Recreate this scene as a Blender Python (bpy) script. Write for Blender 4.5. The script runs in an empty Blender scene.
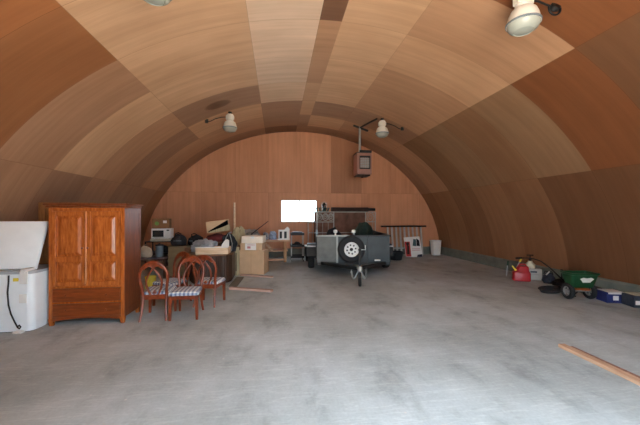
import bpy, bmesh, math, random
from mathutils import Vector, Matrix, Euler, noise
random.seed(7)
PI = math.pi
col = bpy.context.scene.collection
scene = bpy.context.scene

# ------------------------------------------------------------------ materials
def s2l(c):
    out = []
    for v in c[:3]:
        v = v / 255.0
        out.append(v / 12.92 if v <= 0.04045 else ((v + 0.055) / 1.055) ** 2.4)
    return (out[0], out[1], out[2], 1.0)

def newmat(name):
    m = bpy.data.materials.new(name)
    m.use_nodes = True
    nt = m.node_tree
    p = nt.nodes['Principled BSDF']
    return m, nt, p

def ramp(nt, fac, stops):
    r = nt.nodes.new('ShaderNodeValToRGB')
    while len(r.color_ramp.elements) < len(stops):
        r.color_ramp.elements.new(0.5)
    for e, (pos, c) in zip(r.color_ramp.elements, stops):
        e.position = pos
        e.color = c
    nt.links.new(fac, r.inputs['Fac'])
    return r.outputs["Color"]

def noise_tex(nt, coord='Object', scale=5.0, detail=4.0, stretch=(1, 1, 1), rough=0.55, vec=None):
    mp = nt.nodes.new('ShaderNodeMapping')
    mp.inputs['Scale'].default_value = stretch
    if vec is None:
        tc = nt.nodes.new('ShaderNodeTexCoord')
        vec = tc.outputs[coord]
    nt.links.new(vec, mp.inputs['Vector'])
    n = nt.nodes.new('ShaderNodeTexNoise')
    n.inputs['Scale'].default_value = scale
    n.inputs['Detail'].default_value = detail
    n.inputs['Roughness'].default_value = rough
    nt.links.new(mp.outputs['Vector'], n.inputs['Vector'])
    return n.outputs['Fac']

def scl(c, k):
    return (min(1, c[0] * k), min(1, c[1] * k), min(1, c[2] * k), 1)

def M(name, rgb, rough=0.6, metal=0.0, var=0.12, scale=6.0, stretch=(1, 1, 1), bump=0.0, spec=0.5):
    m, nt, p = newmat(name)
    c = s2l(rgb)
    f = noise_tex(nt, scale=scale, stretch=stretch)
    cc = ramp(nt, f, [(0.3, scl(c, 1 - var)), (0.7, scl(c, 1 + var))])
    nt.links.new(cc, p.inputs['Base Color'])
    p.inputs['Roughness'].default_value = rough
    p.inputs['Metallic'].default_value = metal
    p.inputs['Specular IOR Level'].default_value = spec
    if bump:
        b = nt.nodes.new('ShaderNodeBump')
        b.inputs['Strength'].default_value = bump
        b.inputs['Distance'].default_value = 0.01
        nt.links.new(f, b.inputs['Height'])
        nt.links.new(b.outputs['Normal'], p.inputs['Normal'])
    return m

def wood(name, dark, light, stretch=(14, 14, 1), scale=3.0, rough=0.35, spec=0.5):
    m, nt, p = newmat(name)
    f = noise_tex(nt, scale=scale, detail=6, stretch=stretch, rough=0.6)
    d, l = s2l(dark), s2l(light)
    mid = tuple((d[i] + l[i]) / 2 for i in range(3)) + (1,)
    cc = ramp(nt, f, [(0.3, d), (0.5, mid), (0.7, l)])
    nt.links.new(cc, p.inputs['Base Color'])
    p.inputs['Roughness'].default_value = rough
    p.inputs['Specular IOR Level'].default_value = spec
    return m

def plywood(name):
    """veneer sheets: every sheet carries its own colour, with some painted side shade, in the 'tone' attribute and its own grain offset in the UVs"""
    m, nt, p = newmat(name)
    L = nt.links
    at = nt.nodes.new('ShaderNodeAttribute'); at.attribute_name = 'tone'
    uv = nt.nodes.new('ShaderNodeUVMap'); uv.uv_map = 'grain'
    f1 = noise_tex(nt, scale=1.0, detail=5, stretch=(8, 0.35, 1), vec=uv.outputs['UV'])
    f2 = noise_tex(nt, scale=1.0, detail=6, stretch=(45, 1.0, 1), vec=uv.outputs['UV'], rough=0.7)
    f3 = noise_tex(nt, scale=1.3, detail=3, stretch=(1, 0.6, 1), vec=uv.outputs['UV'])
    r1 = ramp(nt, f1, [(0.3, (0.89, 0.87, 0.85, 1)), (0.7, (1.08, 1.08, 1.08, 1))])
    r2 = ramp(nt, f2, [(0.3, (0.95, 0.945, 0.93, 1)), (0.7, (1.04, 1.04, 1.04, 1))])
    r3 = ramp(nt, f3, [(0.3, (0.93, 0.9, 0.87, 1)), (0.7, (1.06, 1.06, 1.07, 1))])
    prev = at.outputs['Color']
    for r in (r1, r2, r3):
        mx = nt.nodes.new('ShaderNodeMix'); mx.data_type = 'RGBA'; mx.blend_type = 'MULTIPLY'
        mx.inputs['Factor'].default_value = 1.0
        L.new(prev, mx.inputs['A']); L.new(r, mx.inputs['B'])
        prev = mx.outputs['Result']
    # joint between sheets
    cell = nt.nodes.new('ShaderNodeUVMap'); cell.uv_map = 'cell'
    sp = nt.nodes.new('ShaderNodeSeparateXYZ'); L.new(cell.outputs['UV'], sp.inputs['Vector'])
    outs = []
    for ax in ('X', 'Y'):
        a = nt.nodes.new('ShaderNodeMath'); a.operation = 'LESS_THAN'; a.inputs[1].default_value = 0.006
        L.new(sp.outputs[ax], a.inputs[0]); outs.append(a.outputs[0])
    mxm = nt.nodes.new('ShaderNodeMath'); mxm.operation = 'MAXIMUM'
    L.new(outs[0], mxm.inputs[0]); L.new(outs[1], mxm.inputs[1])
    mx = nt.nodes.new('ShaderNodeMix'); mx.data_type = 'RGBA'; mx.blend_type = 'MULTIPLY'
    L.new(mxm.outputs[0], mx.inputs['Factor']); L.new(prev, mx.inputs['A'])
    mx.inputs['B'].default_value = (0.6, 0.55, 0.5, 1)
    prev = mx.outputs['Result']
    # brown water stain beside the far lamp
    tc = nt.nodes.new('ShaderNodeTexCoord')
    mp = nt.nodes.new('ShaderNodeMapping')
    mp.inputs['Location'].default_value = (1.5 / 0.34, -8.1 / 0.24, 0)
    mp.inputs['Scale'].default_value = (1 / 0.34, 1 / 0.24, 0)
    L.new(tc.outputs['Object'], mp.inputs['Vector'])
    ln = nt.nodes.new('ShaderNodeVectorMath'); ln.operation = 'LENGTH'
    L.new(mp.outputs['Vector'], ln.inputs[0])
    st = ramp(nt, ln.outputs['Value'], [(0.0, (0.48, 0.4, 0.34, 1)), (0.75, (0.56, 0.48, 0.42, 1)), (1.0, (1, 1, 1, 1))])
    mx = nt.nodes.new('ShaderNodeMix'); mx.data_type = 'RGBA'; mx.blend_type = 'MULTIPLY'
    mx.inputs['Factor'].default_value = 1.0
    L.new(prev, mx.inputs['A']); L.new(st, mx.inputs['B'])
    L.new(mx.outputs['Result'], p.inputs['Base Color'])
    p.inputs['Roughness'].default_value = 0.55
    p.inputs['Specular IOR Level'].default_value = 0.3
    return m

def concrete_floor():
    m, nt, p = newmat('concrete')
    L = nt.links
    big = noise_tex(nt, scale=0.45, detail=5, rough=0.6)
    mid = noise_tex(nt, scale=2.2, detail=8, stretch=(1, 0.55, 1), rough=0.65)
    fine = noise_tex(nt, scale=38, detail=3)
    base = ramp(nt, big, [(0.3, s2l((152, 157, 154))), (0.5, s2l((175, 182, 181))), (0.68, s2l((189, 197, 199)))])
    r2 = ramp(nt, mid, [(0.3, (0.68, 0.67, 0.66, 1)), (0.46, (0.96, 0.96, 0.96, 1)), (0.72, (1.12, 1.12, 1.12, 1))])
    r3 = ramp(nt, fine, [(0.3, (0.92, 0.92, 0.92, 1)), (0.7, (1.05, 1.05, 1.05, 1))])
    # scuff lines
    sc = noise_tex(nt, scale=3.0, detail=2, stretch=(0.35, 3.2, 1))
    r4 = ramp(nt, sc, [(0.47, (1, 1, 1, 1)), (0.497, (1.15, 1.14, 1.12, 1)), (0.52, (1, 1, 1, 1))])
    prev = base
    for r in (r2, r3, r4):
        mx = nt.nodes.new('ShaderNodeMix'); mx.data_type = 'RGBA'; mx.blend_type = 'MULTIPLY'
        mx.inputs['Factor'].default_value = 1.0
        L.new(prev, mx.inputs['A']); L.new(r, mx.inputs['B'])
        prev = mx.outputs['Result']
    # scattered pale chips
    tc = nt.nodes.new('ShaderNodeTexCoord')
    vo = nt.nodes.new('ShaderNodeTexVoronoi'); vo.inputs['Scale'].default_value = 2.6
    L.new(tc.outputs['Object'], vo.inputs['Vector'])
    ch = ramp(nt, vo.outputs['Distance'], [(0.0, (1, 1, 1, 1)), (0.028, (1, 1, 1, 1)), (0.034, (0, 0, 0, 1))])
    mx = nt.nodes.new('ShaderNodeMix'); mx.data_type = 'RGBA'
    L.new(ch, mx.inputs['Factor']); L.new(prev, mx.inputs['A'])
    mx.inputs['B'].default_value = s2l((196, 194, 188))
    L.new(mx.outputs['Result'], p.inputs['Base Color'])
    rr = ramp(nt, mid, [(0.3, (0.75, 0.75, 0.75, 1)), (0.7, (0.6, 0.6, 0.6, 1))])
    L.new(rr, p.inputs['Roughness'])
    p.inputs['Specular IOR Level'].default_value = 0.35
    b = nt.nodes.new('ShaderNodeBump'); b.inputs['Strength'].default_value = 0.12; b.inputs['Distance'].default_value = 0.01
    L.new(fine, b.inputs['Height']); L.new(b.outputs['Normal'], p.inputs['Normal'])
    return m

def plaid():
    m, nt, p = newmat('plaid_cloth')
    L = nt.links
    tc = nt.nodes.new('ShaderNodeTexCoord')
    sp = nt.nodes.new('ShaderNodeSeparateXYZ'); L.new(tc.outputs['Object'], sp.inputs['Vector'])
    fs = []
    for ax in ('X', 'Y'):
        a = nt.nodes.new('ShaderNodeMath'); a.operation = 'MULTIPLY'; a.inputs[1].default_value = 16.5
        L.new(sp.outputs[ax], a.inputs[0])
        b = nt.nodes.new('ShaderNodeMath'); b.operation = 'FRACT'; L.new(a.outputs[0], b.inputs[0])
        c = nt.nodes.new('ShaderNodeMath'); c.operation = 'GREATER_THAN'; c.inputs[1].default_value = 0.5
        L.new(b.outputs[0], c.inputs[0]); fs.append(c.outputs[0])
    ad = nt.nodes.new('ShaderNodeMath'); ad.operation = 'ADD'
    L.new(fs[0], ad.inputs[0]); L.new(fs[1], ad.inputs[1])
    hf = nt.nodes.new('ShaderNodeMath'); hf.operation = 'MULTIPLY'; hf.inputs[1].default_value = 0.5
    L.new(ad.outputs[0], hf.inputs[0])
    cc = ramp(nt, hf.outputs[0], [(0.0, s2l((228, 226, 220))), (0.5, s2l((168, 174, 188))), (1.0, s2l((100, 108, 132)))])
    L.new(cc, p.inputs['Base Color'])
    p.inputs['Roughness'].default_value = 0.9
    return m

def glass_mat():
    m = bpy.data.materials.new('window_glass'); m.use_nodes = True
    nt = m.node_tree
    nt.nodes.remove(nt.nodes['Principled BSDF'])
    out = nt.nodes['Material Output']
    t = nt.nodes.new('ShaderNodeBsdfTransparent'); t.inputs['Color'].default_value = (0.93, 0.95, 0.95, 1)
    g = nt.nodes.new('ShaderNodeBsdfGlossy'); g.inputs['Roughness'].default_value = 0.03
    mx = nt.nodes.new('ShaderNodeMixShader'); mx.inputs['Fac'].default_value = 0.06
    nt.links.new(t.outputs[0], mx.inputs[1]); nt.links.new(g.outputs[0], mx.inputs[2])
    nt.links.new(mx.outputs[0], out.inputs['Surface'])
    return m

def mesh_grate(name, rgb, n=26.0, gap=0.45):
    """expanded steel mesh, see-through between strands"""
    m, nt, p = newmat(name)
    L = nt.links
    c = s2l(rgb)
    f = noise_tex(nt, scale=3)
    cc = ramp(nt, f, [(0.3, scl(c, 0.6)), (0.7, scl(c, 1.35))])
    L.new(cc, p.inputs['Base Color'])
    p.inputs['Roughness'].default_value = 0.85
    return m

PLY = plywood('plywood_lining')
MAT = dict(
    concrete=concrete_floor(),
    curb=M('curb_concrete', (112, 116, 106), 0.9, var=0.2, scale=4, bump=0.3),
    gravel=M('gravel', (188, 182, 172), 0.95, var=0.15, scale=8),
    ply_edge=M('ply_edge', (160, 120, 86), 0.7),
    armoire=wood('armoire_wood', (138, 66, 24), (196, 110, 48), stretch=(9, 9, 1.4), scale=4.0, rough=0.26), gloss=wood('polished_wood', (150, 80, 34), (206, 128, 66), stretch=(9, 9, 1), rough=0.12),
    armoire_dark=wood('armoire_wood_dark', (92, 42, 18), (132, 68, 32), stretch=(10, 10, 1.2), scale=3.5, rough=0.38),
    armoire_h=wood('armoire_wood_across_shaded', (98, 42, 14), (146, 72, 28), stretch=(1.2, 10, 10), scale=3.5, rough=0.3),  # same wood, darkened to paint weaker light on the drawers and apron
    oak=wood('oak_board', (118, 76, 40), (170, 118, 70), stretch=(12, 12, 1), rough=0.5),
    chair=wood('cherry_wood', (84, 32, 12), (142, 62, 25), stretch=(4, 4, 2), scale=5, rough=0.38, spec=0.4),
    plaid=plaid(),
    white=M('white_enamel', (236, 242, 244), 0.32, var=0.03),
    whitep=M('white_plastic', (228, 226, 220), 0.5, var=0.04),
    gasket=M('grey_gasket', (172, 178, 184), 0.5, var=0.05),
    black=M('black_plastic', (24, 24, 26), 0.5, var=0.2, spec=0.3), matte=M('carton_shade', (14, 13, 12), 0.95, spec=0.1),
    rubber=M('black_rubber', (30, 30, 31), 0.8, var=0.2, scale=12),
    blackcloth=M('black_cloth', (30, 31, 36), 0.9, var=0.35, scale=9, bump=0.4),
    greycloth=M('grey_cloth', (150, 152, 156), 0.9, var=0.25, scale=7, bump=0.4),
    tarp=M('grey_tarp', (140, 138, 132), 0.85, var=0.3, scale=6, bump=0.5),
    burgundy=M('burgundy_cloth', (92, 32, 34), 0.9, var=0.25, scale=6, bump=0.3),
    bluebag=M('blue_bag', (150, 168, 196), 0.5, var=0.3, scale=9, bump=0.3),
    beige=M('beige_cloth', (176, 160, 138), 0.9, var=0.15, scale=7, bump=0.3),
    steelblue=M('grey_blue_metal', (112, 124, 132), 0.45, metal=0.2, var=0.15),
    yellow=M('yellow_paper', (220, 200, 70), 0.6, var=0.1),
    carton=M('brown_carton', (200, 166, 130), 0.85, var=0.07, scale=5),
    carton_pale=M('pale_carton', (244, 230, 210), 0.85, var=0.06, scale=5),
    carton_dark=M('dark_carton', (136, 96, 62), 0.85, var=0.1, scale=5),
    tape=M('packing_tape', (176, 136, 92), 0.4, var=0.05),
    paper=M('paper', (232, 226, 220), 0.7, var=0.04),
    pinkprint=M('pink_print', (196, 130, 130), 0.7, var=0.2, scale=30),
    green_print=M('green_print', (110, 150, 70), 0.7, var=0.2, scale=20),
    darkglass=M('dark_glass', (40, 48, 50), 0.12, var=0.1),
    darkwood=wood('dark_brown_wood', (40, 27, 20), (78, 52, 36), stretch=(9, 9, 1), rough=0.5),
    midwood=wood('brown_wood', (92, 62, 40), (130, 92, 62), stretch=(9, 9, 1), rough=0.55),
    olive=M('olive_board', (118, 102, 74), 0.8, var=0.18, scale=3, stretch=(1, 1, 3)),
    palewood=wood('pale_wood', (206, 172, 136), (232, 204, 172), stretch=(1, 9, 9), rough=0.5),
    lumber=wood('lumber', (170, 128, 98), (216, 178, 146), stretch=(1, 10, 10), rough=0.7),
    lumber_v=wood('lumber_upright', (160, 112, 72), (206, 160, 116), stretch=(10, 10, 1), rough=0.7),
    pinkwood=wood('pinkish_lumber', (160, 126, 110), (206, 176, 160), stretch=(1, 10, 10), rough=0.8),
    redwood=wood('reddish_plank', (120, 84, 66), (164, 122, 104), stretch=(10, 1, 10), rough=0.75),
    grayboard=wood('weathered_board', (96, 94, 82), (136, 132, 118), stretch=(10, 1, 10), rough=0.85),
    palepanel=wood('weathered_panel', (146, 132, 100), (182, 168, 134), stretch=(10, 10, 1), rough=0.85),
    trailer=M('trailer_paint', (44, 50, 52), 0.5, metal=0.15, var=0.2, scale=4),
    trailer_pale=M('trailer_pale_paint', (92, 92, 87), 0.55, metal=0.1, var=0.3, scale=3),  # paler mottled grey for one front panel
    trailer_rim=M('trailer_rail', (150, 152, 146), 0.5, metal=0.3, var=0.15),
    darksteel=M('dark_steel', (40, 40, 40), 0.5, metal=0.4, var=0.25),
    steel=M('galvanised_steel', (168, 170, 168), 0.4, metal=0.6, var=0.12),
    rust=mesh_grate('rusty_mesh', (124, 88, 72)),
    rustdark=M('rusted_steel', (62, 42, 34), 0.8, metal=0.2, var=0.35, scale=7),
    whitemetal=M('white_wheel', (232, 232, 228), 0.4, var=0.05),
    greymetal=M('pale_grey_metal', (176, 174, 166), 0.5, metal=0.3, var=0.12),
    darkgreen=M('dark_green_cloth', (28, 44, 36), 0.85, var=0.35, scale=7, bump=0.4),
    lantern=M('dark_green_metal', (40, 52, 40), 0.4, metal=0.3, var=0.3),
    heater=M('heater_casing', (150, 108, 96), 0.5, metal=0.2, var=0.1),
    louver=M('louver_metal', (150, 156, 154), 0.45, metal=0.5, var=0.1),
    lampwhite=M('lamp_white', (216, 210, 200), 0.4, var=0.04),
    lens=M('lamp_lens', (160, 163, 154), 0.25, var=0.06),
    red=M('red_plastic', (170, 26, 34), 0.4, var=0.12),
    redprint=M('red_print', (186, 60, 54), 0.6, var=0.2, scale=20),
    teal=M('teal_print', (60, 92, 96), 0.6, var=0.3, scale=14),
    green=M('green_plastic', (16, 68, 38), 0.42, var=0.15),
    blue=M('blue_print', (34, 42, 96), 0.55, var=0.2, scale=14),
    navy=M('dark_print', (46, 50, 62), 0.6, var=0.3, scale=16),
    cream=M('cream_plastic', (206, 198, 172), 0.5, var=0.08),
    greybox=M('grey_box', (176, 172, 164), 0.7, var=0.1, scale=8),
    rug=M('patterned_rug', (120, 112, 124), 0.95, var=0.6, scale=26),
    wheelgrey=M('wheel_grey', (140, 140, 138), 0.5, var=0.1),
    orange=M('orange_plastic', (190, 96, 40), 0.5, var=0.1),
    glass=glass_mat(),
)

# ------------------------------------------------------------------ mesh builder
class MB:
    def __init__(self):
        self.bm = bmesh.new()

    def box(self, x0, x1, y0, y1, z0, z1, bevel=0.0, seg=1, mat=None):
        vs = [self.bm.verts.new((x, y, z)) for x in (x0, x1) for y in (y0, y1) for z in (z0, z1)]
        idx = [(0, 1, 3, 2), (4, 6, 7, 5), (0, 4, 5, 1), (2, 3, 7, 6), (0, 2, 6, 4), (1, 5, 7, 3)]
        fs = [self.bm.faces.new([vs[i] for i in f]) for f in idx]
        if mat is not None:
            for v in vs:
                v.co = mat @ v.co
        if bevel > 0:
            es = list({e for f in fs for e in f.edges})
            bmesh.ops.bevel(self.bm, geom=es, offset=bevel, segments=seg, affect='EDGES', profile=0.5)
        return self

    def bar(self, a, b, w, h, bevel=0.0):
        """square bar from a to b, w across, h deep"""
        a, b = Vector(a), Vector(b)
        d = b - a
        q = d.to_track_quat('Y', 'Z').to_matrix().to_4x4()
        return self.box(-w / 2, w / 2, 0, d.length, -h / 2, h / 2, bevel, 1, Matrix.Translation(a) @ q)

    def tube(self, pts, r, n=8, closed=False, flat=1.0):
        pts = [Vector(p) for p in pts]
        N = len(pts)
        rs = r if isinstance(r, (list, tuple)) else [r] * N
        rings = []
        ref = None
        for i in range(N):
            if closed:
                t = pts[(i + 1) % N] - pts[i - 1]
            else:
                t = pts[min(i + 1, N - 1)] - pts[max(i - 1, 0)]
            t.normalize()
            if ref is None:
                ref = Vector((0, 0, 1)) if abs(t.z) < 0.9 else Vector((0, 1, 0))
            u = ref - t * ref.dot(t)
            if u.length < 1e-5:
                u = t.orthogonal()
            u.normalize()
            ref = u
            w = t.cross(u)
            rings.append([self.bm.verts.new(pts[i] + (u * math.cos(k * 2 * PI / n) + w * math.sin(k * 2 * PI / n) * flat) * rs[i]) for k in range(n)])
        last = N if closed else N - 1
        for i in range(last):
            a, b = rings[i], rings[(i + 1) % N]
            for k in range(n):
                self.bm.faces.new((a[k], a[(k + 1) % n], b[(k + 1) % n], b[k]))
        if not closed:
            self.bm.faces.new(list(reversed(rings[0])))
            self.bm.faces.new(rings[-1])
        return self

    def lathe(self, prof, n=24, mat=None, cap=True):
        mat = mat or Matrix.Identity(4)
        rings = []
        for r, z in prof:
            if r < 1e-5:
                rings.append([self.bm.verts.new(mat @ Vector((0, 0, z)))])
            else:
                rings.append([self.bm.verts.new(mat @ Vector((r * math.cos(k * 2 * PI / n), r * math.sin(k * 2 * PI / n), z))) for k in range(n)])
        for a, b in zip(rings, rings[1:]):
            for k in range(n):
                k2 = (k + 1) % n
                if len(a) == 1 and len(b) == 1:
                    continue
                if len(a) == 1:
                    self.bm.faces.new((a[0], b[k2], b[k]))
                elif len(b) == 1:
                    self.bm.faces.new((a[k], a[k2], b[0]))
                else:
                    self.bm.faces.new((a[k], a[k2], b[k2], b[k]))
        if cap:
            if len(rings[0]) > 1:
                self.bm.faces.new(list(reversed(rings[0])))
            if len(rings[-1]) > 1:
                self.bm.faces.new(rings[-1])
        return self

    def prism(self, poly, d0, d1, mat=None, bevel=0.0):
        """polygon in the local XZ plane, extruded in y from d0 to d1"""
        mat = mat or Matrix.Identity(4)
        a = [self.bm.verts.new(mat @ Vector((x, d0, z))) for x, z in poly]
        b = [self.bm.verts.new(mat @ Vector((x, d1, z))) for x, z in poly]
        n = len(poly)
        fs = [self.bm.faces.new(a), self.bm.faces.new(list(reversed(b)))]
        for i in range(n):
            fs.append(self.bm.faces.new((a[i], b[i], b[(i + 1) % n], a[(i + 1) % n])))
        if bevel:
            es = list({e for f in fs for e in f.edges})
            bmesh.ops.bevel(self.bm, geom=es, offset=bevel, segments=1, affect='EDGES')
        return self

    def plan(self, poly, z0, z1, bevel=0.0):
        """polygon in plan, extruded up"""
        a = [self.bm.verts.new((x, y, z0)) for x, y in poly]
        b = [self.bm.verts.new((x, y, z1)) for x, y in poly]
        n = len(poly)
        fs = [self.bm.faces.new(list(reversed(a))), self.bm.faces.new(b)]
        for i in range(n):
            fs.append(self.bm.faces.new((a[i], a[(i + 1) % n], b[(i + 1) % n], b[i])))
        if bevel:
            es = list({e for f in fs for e in f.edges})
            bmesh.ops.bevel(self.bm, geom=es, offset=bevel, segments=1, affect='EDGES')
        return self

    def loft(self, secs):
        """list of closed rings (same count) joined in order, ends capped"""
        rings = [[self.bm.verts.new(p) for p in s] for s in secs]
        n = len(rings[0])
        for a, b in zip(rings, rings[1:]):
            for k in range(n):
                self.bm.faces.new((a[k], a[(k + 1) % n], b[(k + 1) % n], b[k]))
        self.bm.faces.new(list(reversed(rings[0])))
        self.bm.faces.new(rings[-1])
        return self

    def lump(self, c, r, seed=0, amp=0.25, freq=2.5, sub=4, flat=True):
        """soft crumpled heap resting on its base: c is the middle of the base, r half sizes (z: full height)"""
        res = bmesh.ops.create_icosphere(self.bm, subdivisions=sub, radius=1.0)
        for v in res['verts']:
            p = v.co.copy()
            n1 = noise.fractal(p * freq + Vector((seed * 3.1, seed * 1.7, seed)), 1.0, 2.0, 3)
            n2 = abs(noise.noise(p * freq * 2.3 + Vector((seed, 9, seed * 2))))
            k = 1.0 + amp * n1 - amp * 0.5 * n2
            q = p * k
            z = q.z
            if flat:
                z = (max(q.z, -0.55) + 0.55) / 1.55
            else:
                z = (q.z + 1) / 2
            v.co = Vector((c[0] + q.x * r[0], c[1] + q.y * r[1], c[2] + z * r[2]))
        return self

    def build(self, name, mat, parent=None, sharp=35):
        me = bpy.data.meshes.new(name)
        bmesh.ops.recalc_face_normals(self.bm, faces=self.bm.faces[:])
        self.bm.to_mesh(me)
        self.bm.free()
        me.polygons.foreach_set('use_smooth', [True] * len(me.polygons))
        me.set_sharp_from_angle(angle=math.radians(sharp))
        me.materials.append(MAT[mat] if isinstance(mat, str) else mat)
        o = bpy.data.objects.new(name, me)
        col.objects.link(o)
        if parent is not None:
            o.parent = parent
        return o

def tag(o, label=None, cat=None, group=None, kind=None):
    if label: o['label'] = label
    if cat: o['category'] = cat
    if group: o['group'] = group
    if kind: o['kind'] = kind
    return o

def thing(name, label, cat, loc=(0, 0, 0), rz=0.0, group=None):
    o = bpy.data.objects.new(name, None)
    o.empty_display_size = 0.1
    col.objects.link(o)
    o.location = loc
    o.rotation_euler = (0, 0, math.radians(rz))
    return tag(o, label, cat, group)

def place(o, loc, rz=0.0):
    o.location = loc
    o.rotation_euler = (0, 0, math.radians(rz))
    return o

def kids(o):
    return [c for c in scene.objects if c.parent == o]

def dup(root, loc, rz, label, group=None):
    src = kids(root)
    r = root.copy(); col.objects.link(r)
    r.location = loc; r.rotation_euler = (0, 0, math.radians(rz))
    r['label'] = label
    if group: r['group'] = group
    for ch in src:
        sub = kids(ch)
        c = ch.copy(); col.objects.link(c); c.parent = r
        for g in sub:
            d = g.copy(); col.objects.link(d); d.parent = c
    return r

# ------------------------------------------------------------------ the building
RX = 0.865            # ridge, metres to the side of the camera's axis
EA, EB, EZ = 5.77, 4.96, -0.15
YB, YF = 12.0, 0.3   # back and front walls
CAMH = 1.6

def arch_z(x):
    d = (x - RX) / EA
    return EZ + EB * math.sqrt(max(0.0, 1 - d * d))
def arch_x(z, side):
    k = (z - EZ) / EB
    return RX + side * EA * math.sqrt(max(0.0, 1 - k * k))

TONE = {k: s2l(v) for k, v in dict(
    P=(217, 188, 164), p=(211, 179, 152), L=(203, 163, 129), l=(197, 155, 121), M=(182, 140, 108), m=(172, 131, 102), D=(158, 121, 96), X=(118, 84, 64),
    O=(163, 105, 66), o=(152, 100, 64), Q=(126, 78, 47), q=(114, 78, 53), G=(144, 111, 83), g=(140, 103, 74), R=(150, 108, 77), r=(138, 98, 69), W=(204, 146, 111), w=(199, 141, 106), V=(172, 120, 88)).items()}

def arc_points(band, side):
    """outline points from the floor up to the ridge on one side for a band, as (x, z)"""
    lim = dict(D=(0.0, 2.42), C=(2.42, None), B=(None, None), A=(None, None))
    t = lambda x: math.acos(max(-1, min(1, abs(x - RX) / EA)))
    t0f = math.asin((0 - EZ) / EB)
    t1 = math.asin((2.42 - EZ) / EB)
    t2 = t(RX + 3.27); t3 = t(RX + 1.33); t4 = t(RX + 0.185)
    rng = dict(D=(t0f, t1), C=(t1, t2), B=(t2, t3), A=(t3, t4), S=(t4, PI / 2))[band]
    n = dict(D=10, C=10, B=8, A=5, S=2)[band]
    return [(RX + side * EA * math.cos(rng[0] + (rng[1] - rng[0]) * i / n), EZ + EB * math.sin(rng[0] + (rng[1] - rng[0]) * i / n)) for i in range(n + 1)]

def shell(name, bands, mat, out=0.12):
    """bands: list of (outline points, cuts in Y, tones). One mesh; every sheet has its own grain and colour."""
    bm = bmesh.new()
    uvg = bm.loops.layers.uv.new('grain'); uvc = bm.loops.layers.uv.new('cell')
    tn = bm.loops.layers.float_color.new('tone')
    rnd = random.Random(3)
    for pts, cuts, tones in bands:
        arc = [0.0]
        for a, b in zip(pts, pts[1:]):
            arc.append(arc[-1] + math.hypot(b[0] - a[0], b[1] - a[1]))
        for (ya, yb), tone in zip(zip(cuts, cuts[1:]), tones):
            ou, ov = rnd.uniform(0, 40), rnd.uniform(0, 40)
            j = rnd.uniform(0.955, 1.045)
            c = TONE[tone]; c = (c[0] * j, c[1] * j, c[2] * j, 1)
            for i in range(len(pts) - 1):
                p, q = pts[i], pts[i + 1]
                cs = [(p[0], ya, p[1]), (p[0], yb, p[1]), (q[0], yb, q[1]), (q[0], ya, q[1])]
                par = [(ya, arc[i]), (yb, arc[i]), (yb, arc[i + 1]), (ya, arc[i + 1])]
                f = bm.faces.new([bm.verts.new(v) for v in cs])
                for lp, (y, s) in zip(f.loops, par):
                    lp[uvg].uv = (y + ou, s + ov)
                    lp[uvc].uv = ((y - ya), s)
                    lp[tn] = c
                f.smooth = True
    bmesh.ops.remove_doubles(bm, verts=bm.verts[:], dist=1e-4)
    bmesh.ops.recalc_face_normals(bm, faces=bm.faces[:])
    # make the normals look into the room
    ctr = Vector((RX, 5, 1.5))
    for f in bm.faces:
        if f.normal.dot(ctr - f.calc_center_median()) < 0:
            f.normal_flip()
    me = bpy.data.meshes.new(name); bm.to_mesh(me); bm.free()
    me.materials.append(mat)
    o = bpy.data.objects.new(name, me); col.objects.link(o)
    md = o.modifiers.new('thickness', 'SOLIDIFY'); md.thickness = out; md.offset = -1; md.use_rim = False
    return tag(o, kind='structure')

SEAMS = [YF] + [5.05 + 1.22 * k for k in range(-3, 6)] + [YB + 0.04]     # panels k=-4 .. 5
def T(near, ks):
    """tones for panels k=-6..5: near fills the first ones, ks gives the last ones"""
    n = len(SEAMS) - 1
    return list((near * n)[:n - len(ks)] + ks)

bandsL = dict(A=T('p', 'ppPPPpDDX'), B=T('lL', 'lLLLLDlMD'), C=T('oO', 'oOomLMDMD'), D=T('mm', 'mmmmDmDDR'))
bandsR = dict(A=T('p', 'llLLLLDlD'), B=T('QQ', 'QQMlMMDMD'), C=T('qq', 'qqQGgGgMD'), D=T('qr', 'qqqqrRrRr'))  # right-hand tones also lowered to paint in that side's weaker light
cei = []
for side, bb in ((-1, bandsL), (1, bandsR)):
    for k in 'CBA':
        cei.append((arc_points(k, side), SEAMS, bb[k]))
strip = arc_points('S', -1) + list(reversed(arc_points('S', 1)))[1:]
cei.append((strip, [YF, 3.83, 5.05, 7.49, 9.93, YB + 0.04], ['X', 'X', 'M', 'l', 'D']))
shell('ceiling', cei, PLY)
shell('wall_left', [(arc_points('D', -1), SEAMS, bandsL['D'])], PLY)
shell('wall_right', [(arc_points('D', 1), SEAMS, bandsR['D'])], PLY)

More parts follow.
